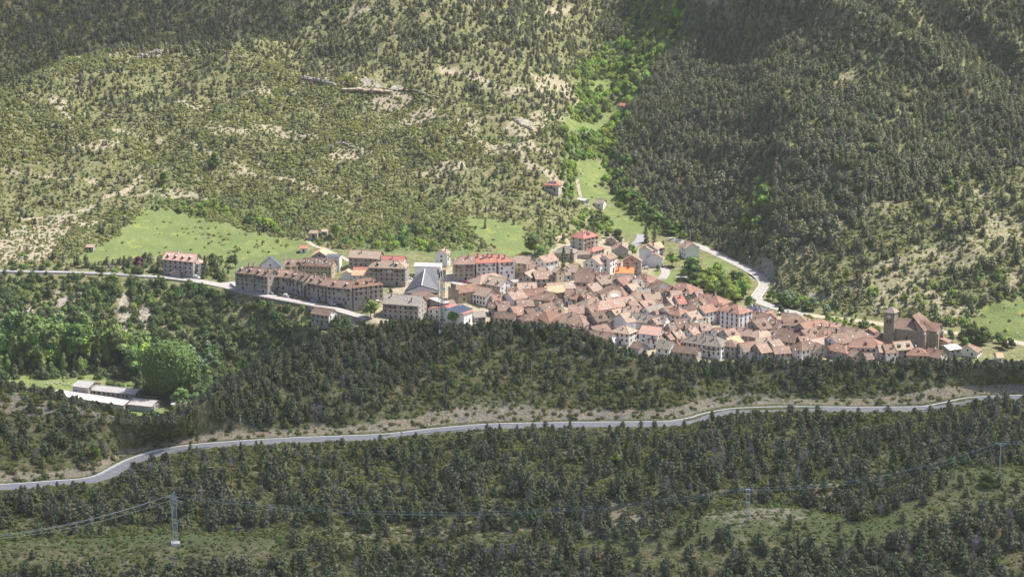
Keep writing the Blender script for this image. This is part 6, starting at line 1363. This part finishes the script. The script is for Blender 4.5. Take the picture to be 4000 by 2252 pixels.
# marker posts and a white sign on the road
for u, lb in ((235, "white marker post on the road's lower edge at far left"), (3795, "white marker post on the road at the right")):
    i = int(np.argmin(np.abs(UU - u))); root = empty('marker_post', (float(rX[i]), float(rY[i] - wid[i] + .2), ROADZ)); tag(root, lb, 'marker post'); mb = MB(); mb.box((0, 0, .5), (.25, .12, 1.1), M['white']); mb.build('post', root); mb = MB(); mb.box((0, -.065, .8), (.2, .02, .25), M['dark']); mb.build('band', root)
p = hit(2830, 1062); root = empty('sign_board', p); tag(root, "white upright sign board on the grass inside the road bend", 'sign'); mb = MB(); mb.box((0, 0, 1.1), (1.6, .15, 2.6), M['white']); mb.build('panel', root)
# ------------------------------------------------------------------ cars
CARM = {}
def car_parts(col, van):
    if (col, van) in CARM: return CARM[(col, van)]
    c = {'white': (.78, .78, .78), 'dark': (.04, .045, .055), 'blue': (.07, .09, .14), 'silver': (.40, .44, .47), 'red': (.42, .03, .04), 'maroon': (.16, .03, .03)}[col]
    m = mat(col + '_car_paint', c, .3, spec=.5); L, W, hb, hr = (4.4, 1.8, .95, 1.85) if van else (4.2, 1.75, .85, 1.45)
    prof = [(-L/2, .35), (-L/2, hb), (-L/2 + .1, hb + .05)] + ([(-L/2 + .2, hr)] if van else [(-L/2 + .55, hr - .05)]) + [(L*.08, hr), (L*.30, hb + .1), (L/2 - .15, hb - .08), (L/2, .6), (L/2, .35)]
    b = MB()
    for i in range(len(prof)):
        a, d = prof[i], prof[(i + 1) % len(prof)]; b.face(((a[0], -W/2, a[1]), (a[0], W/2, a[1]), (d[0], W/2, d[1]), (d[0], -W/2, d[1])), m)
    b.face([(p[0], -W/2, p[1]) for p in prof][::-1], m); b.face([(p[0], W/2, p[1]) for p in prof], m)
    g = MB(); x0 = -L/2 + (.3 if van else .65); 
    for s_ in (-1, 1): g.face([(x0, s_ * (W/2 + .012), hb + .1), (L*.26, s_ * (W/2 + .012), hb + .1), (L*.07, s_ * (W/2 + .012), hr - .12), (x0 + .1, s_ * (W/2 + .012), hr - .12)][::-s_], M['glass'])
    g.face(((L*.30 + .01, -W*.42, hb + .13), (L*.30 + .01, W*.42, hb + .13), (L*.09 + .02, W*.40, hr - .04), (L*.09 + .02, -W*.40, hr - .04)), M['glass'])
    wh = MB(); wh.tube((0, -.1, 0), (0, .1, 0), .33, M['rubber'], 12); rim = MB(); rim.tube((0, -.11, 0), (0, .11, 0), .18, M['steel'], 8); li = MB(); li.box((0, 0, 0), (.05, .3, .16), M['white'])
    CARM[(col, van)] = (b.mesh('body'), g.mesh('window'), wh.mesh('wheel'), rim.mesh('rim'), li.mesh('headlight'), L, W); return CARM[(col, van)]
def car(u, v, col, van, label, yaw=None, world=None):
    p = hit(u, v) if world is None else world
    if yaw is None:
        q = min(range(len(stp) - 1), key=lambda i: (stp[i][0].x - p.x) ** 2 + (stp[i][0].y - p.y) ** 2); d = stp[q][3]; yaw = math.degrees(math.atan2(d.y, d.x)); 
    b, g, w, rim, li, L, W = car_parts(col, van); root = empty('parked_van' if van else 'parked_car', (p.x, p.y, p.z + .22), R(yaw)); tag(root, label, 'van' if van else 'car', 'vehicles parked in the village')
    link('body', b, root); link('window', g, root)
    for sx in (-.32, .32):
        for sy in (-1, 1): wo = link('wheel', w, root, (sx * L, sy * (W / 2 - .08), .33)); link('rim', rim, wo)
    for sy in (-1, 1): link('headlight', li, root, (L / 2, sy * W * .36, .65))
CARS = [(768,1087,'white',1,"white van parked by the guest house"),(910,1118,'white',1,"white van, left of the pair at the terrace's end"),(935,1124,'white',1,"white van, right of the pair at the terrace's end"),(993,1136,'dark',1,"black people carrier before the second terrace house"),(1059,1148,'silver',0,"silver-blue car before the third terrace house"),(1094,1156,'dark',0,"dark car left of the boxy white car on the street"),(1120,1160,'white',1,"boxy white car between two dark cars on the street"),(1151,1166,'dark',0,"black car right of the boxy white car"),(1198,1174,'maroon',1,"maroon van before the fifth terrace house"),(1224,1180,'silver',0,"pale blue car right of the maroon van"),(1299,1191,'white',1,"white car before the wide stone terrace house"),(1327,1196,'blue',0,"dark blue car before the corner block, left one"),(1352,1200,'dark',0,"black car before the corner block, right one"),(1478,1180,'white',0,"white car round the corner of the terrace"),(1598,1091,'white',0,"white car parked left of the blank white hall"),(1817,1106,'red',0,"red car above the low stone house"),(2523,1050,'white',0,"white car driving on the lane by the field")]
for u, v, c_, vn, lb in CARS: car(u, v, c_, vn, lb, None if u < 1360 else {1478: 40, 1598: 5, 1817: 170, 2523: 190}[u])
car(0, 0, 'silver', 0, "distant silver car on the bridge end of the valley road", 10, hit(2650, 944)); car(0, 0, 'white', 1, "white bus-like van by the trees at the valley road", 8, hit(2625, 940))
# ------------------------------------------------------------------ sheep
sm = MB(); sm.blob((0, 0, .62), (.52, .28, .30), M['wool'], 8, 5, .06); sm.blob((.6, 0, .85), (.16, .11, .13), M['wool'], 6, 4)
for sx in (-.3, .3):
    for sy in (-.13, .13): sm.tube((sx, sy, 0), (sx, sy, .45), .045, M['dark'], 4, .06)
SHM = sm.mesh('sheep')
for k in range(20):
    u = (432 + k * 12.5 + random.uniform(-6, 6)) / 2.417 ; v = 1000 + (1215 + random.uniform(-20, 18)) / 2.417; p = hit(u, v)
    o = link('sheep', SHM, None, p, random.uniform(0, 6.28)); s_ = random.uniform(.9, 1.25); o.scale = (s_,) * 3
    tag(o, "cream sheep grazing in the flock on the river field", 'sheep', 'sheep grazing in the river field')
# ------------------------------------------------------------------ crags on the hillside
def crag(pts, h, depth, label, m, n=26, dark=False):
    P_ = []
    for a, b in zip(pts[:-1], pts[1:]):
        for k in range(n // (len(pts) - 1)): t = k / (n // (len(pts) - 1)); P_.append(hit((a[0] + (b[0] - a[0]) * t) * KO, (a[1] + (b[1] - a[1]) * t) * KO))
    root = empty('rock_outcrop', P_[len(P_) // 2]); tag(root, label, 'rock outcrop'); mb = MB(); b0 = root.location
    for p in P_:
        r = random.uniform(.6, 1.1) * h; cx, cy, cz = p.x - b0.x + random.uniform(-1, 1), p.y - b0.y + random.uniform(-1, 1.5), p.z - b0.z
        mb.blob((cx, cy, cz + r * .25), (r * random.uniform(.7, 1.3), r * depth, r * random.uniform(.5, .9)), m, 7, 5, .22)
        if dark and random.random() < .8: mb.blob((cx, cy - .6, cz + r * .7), (r * 1.1, r * (depth + .25), r * .28), m, 7, 4, .2)
    o = mb.build('rock_face', root)
    return root
crag([(345,147),(380,135),(425,130)], 2.6, .7, "pale limestone crag capping the left hand hill", M['rock'], 16)
crag([(455,132),(520,128),(560,130),(620,150)], 1.5, .6, "broken band of pale rock along the hill crest", M['rock'], 22)
crag([(765,200),(800,205),(850,218)], 3.0, .6, "steep grey limestone face left of the ochre overhang", M['rock'], 16)
crag([(865,228),(930,232),(985,236)], 3.0, .5, "ochre cliff with a dark overhang on the hillside", M['orock'], 18, True)
crag([(985,228),(1040,228),(1105,250)], 1.6, .6, "low cliff band right of the ochre overhang", M['rock'], 18, True)
crag([(1290,300),(1310,315),(1340,330)], 2.2, .6, "blue-grey boulder field above the side valley", M['rock'], 16)
crag([(815,375),(860,358),(900,378)], 1.8, .6, "rocky knoll in the middle of the dry hillside", M['rock'], 14)
crag([(1110,495),(1150,478)], 1.2, .5, "small dark rock step on the terraced slope", M['rock'], 6)
# ------------------------------------------------------------------ clouds casting the shade, and the haze
def cloud(cx, cy, rx, ry, zc, dens, label, seed, rot=0.0):
    m = bpy.data.materials.new('cloud'); m.use_nodes = True; nt = m.node_tree; N = nt.nodes; L = nt.links; N.clear()
    out = N.new('ShaderNodeOutputMaterial'); mx = N.new('ShaderNodeMixShader'); tr = N.new('ShaderNodeBsdfTransparent'); df = N.new('ShaderNodeBsdfDiffuse'); df.inputs[0].default_value = (.85, .86, .88, 1)
    tc = N.new('ShaderNodeTexCoord'); ln = N.new('ShaderNodeVectorMath'); ln.operation = 'LENGTH'; mp_ = N.new('ShaderNodeMapping'); mp_.inputs['Scale'].default_value = (1, 1, 0)
    L.new(tc.outputs['Object'], mp_.inputs[0]); L.new(mp_.outputs[0], ln.inputs[0]); nz_ = N.new('ShaderNodeTexNoise'); nz_.inputs['Scale'].default_value = 2.6; nz_.inputs['Detail'].default_value = 4; L.new(tc.outputs['Object'], nz_.inputs[0])
    ad = N.new('ShaderNodeMath'); ad.operation = 'MULTIPLY_ADD'; L.new(nz_.outputs[0], ad.inputs[0]); ad.inputs[1].default_value = .7; L.new(ln.outputs['Value'], ad.inputs[2])
    mr = N.new('ShaderNodeMapRange'); mr.inputs[1].default_value = 1.32; mr.inputs[2].default_value = 1.10; mr.inputs[3].default_value = 0; mr.inputs[4].default_value = dens; L.new(ad.outputs[0], mr.inputs[0])
    L.new(mr.outputs[0], mx.inputs[0]); L.new(tr.outputs[0], mx.inputs[1]); L.new(df.outputs[0], mx.inputs[2]); L.new(mx.outputs[0], out.inputs[0])
    mb = MB(); rs = random.Random(seed); seg, ring = 40, 10; i = 0
    for a in range(ring + 1):
        ph = math.pi * a / ring
        for b in range(seg):
            th = 2 * math.pi * b / seg; j = 1 + .05 * math.sin(5 * th + seed) + rs.uniform(-.02, .02); mb.v.append((math.sin(ph) * math.cos(th) * j, math.sin(ph) * math.sin(th) * j, math.cos(ph) * (.16 if a > ring / 2 else .35) * (1 + rs.uniform(-.15, .15))))
    for a in range(ring):
        for b in range(seg): mb.f.append((a * seg + b, (a + 1) * seg + b, (a + 1) * seg + (b + 1) % seg, a * seg + (b + 1) % seg)); mb.m.append(0)
    mb.mats = [m]; o = mb.build('cloud', None, (cx, cy, zc), rot); o.scale = (rx, ry, 160); tag(o, label, 'cloud', None, 'stuff')
def over(x, y, zg, zc): k = (zc - zg) / SUNV.z; return x + SUNV.x * k, y + SUNV.y * k
cx, cy = over(-10, 1050, 95, 1150); cloud(cx, cy, 620, 420, 1150, CLOUD1, "broad flat cloud above the near slopes, shading the foreground", 1)
cx, cy = over(-345, 2262, 110, 1250); cloud(cx, cy, 215, 88, 1250, .5, "small cloud shading the upper left hillside", 2, R(22))
if HAZE > 0:
    hz = MB(); hz.box((0, 1700, 220), (3400, 3700, 760), M['white']); hm = bpy.data.materials.new('haze'); hm.use_nodes = True; nt = hm.node_tree
    nt.nodes.remove(nt.nodes['Principled BSDF']); pv = nt.nodes.new('ShaderNodeVolumePrincipled'); pv.inputs['Density'].default_value = HAZE; pv.inputs['Color'].default_value = (.97, .97, .97, 1); pv.inputs['Anisotropy'].default_value = .2
    nt.links.new(pv.outputs[0], nt.nodes['Material Output'].inputs['Volume']); hz.mats = [hm]; o = hz.build('haze'); tag(o, kind='stuff')
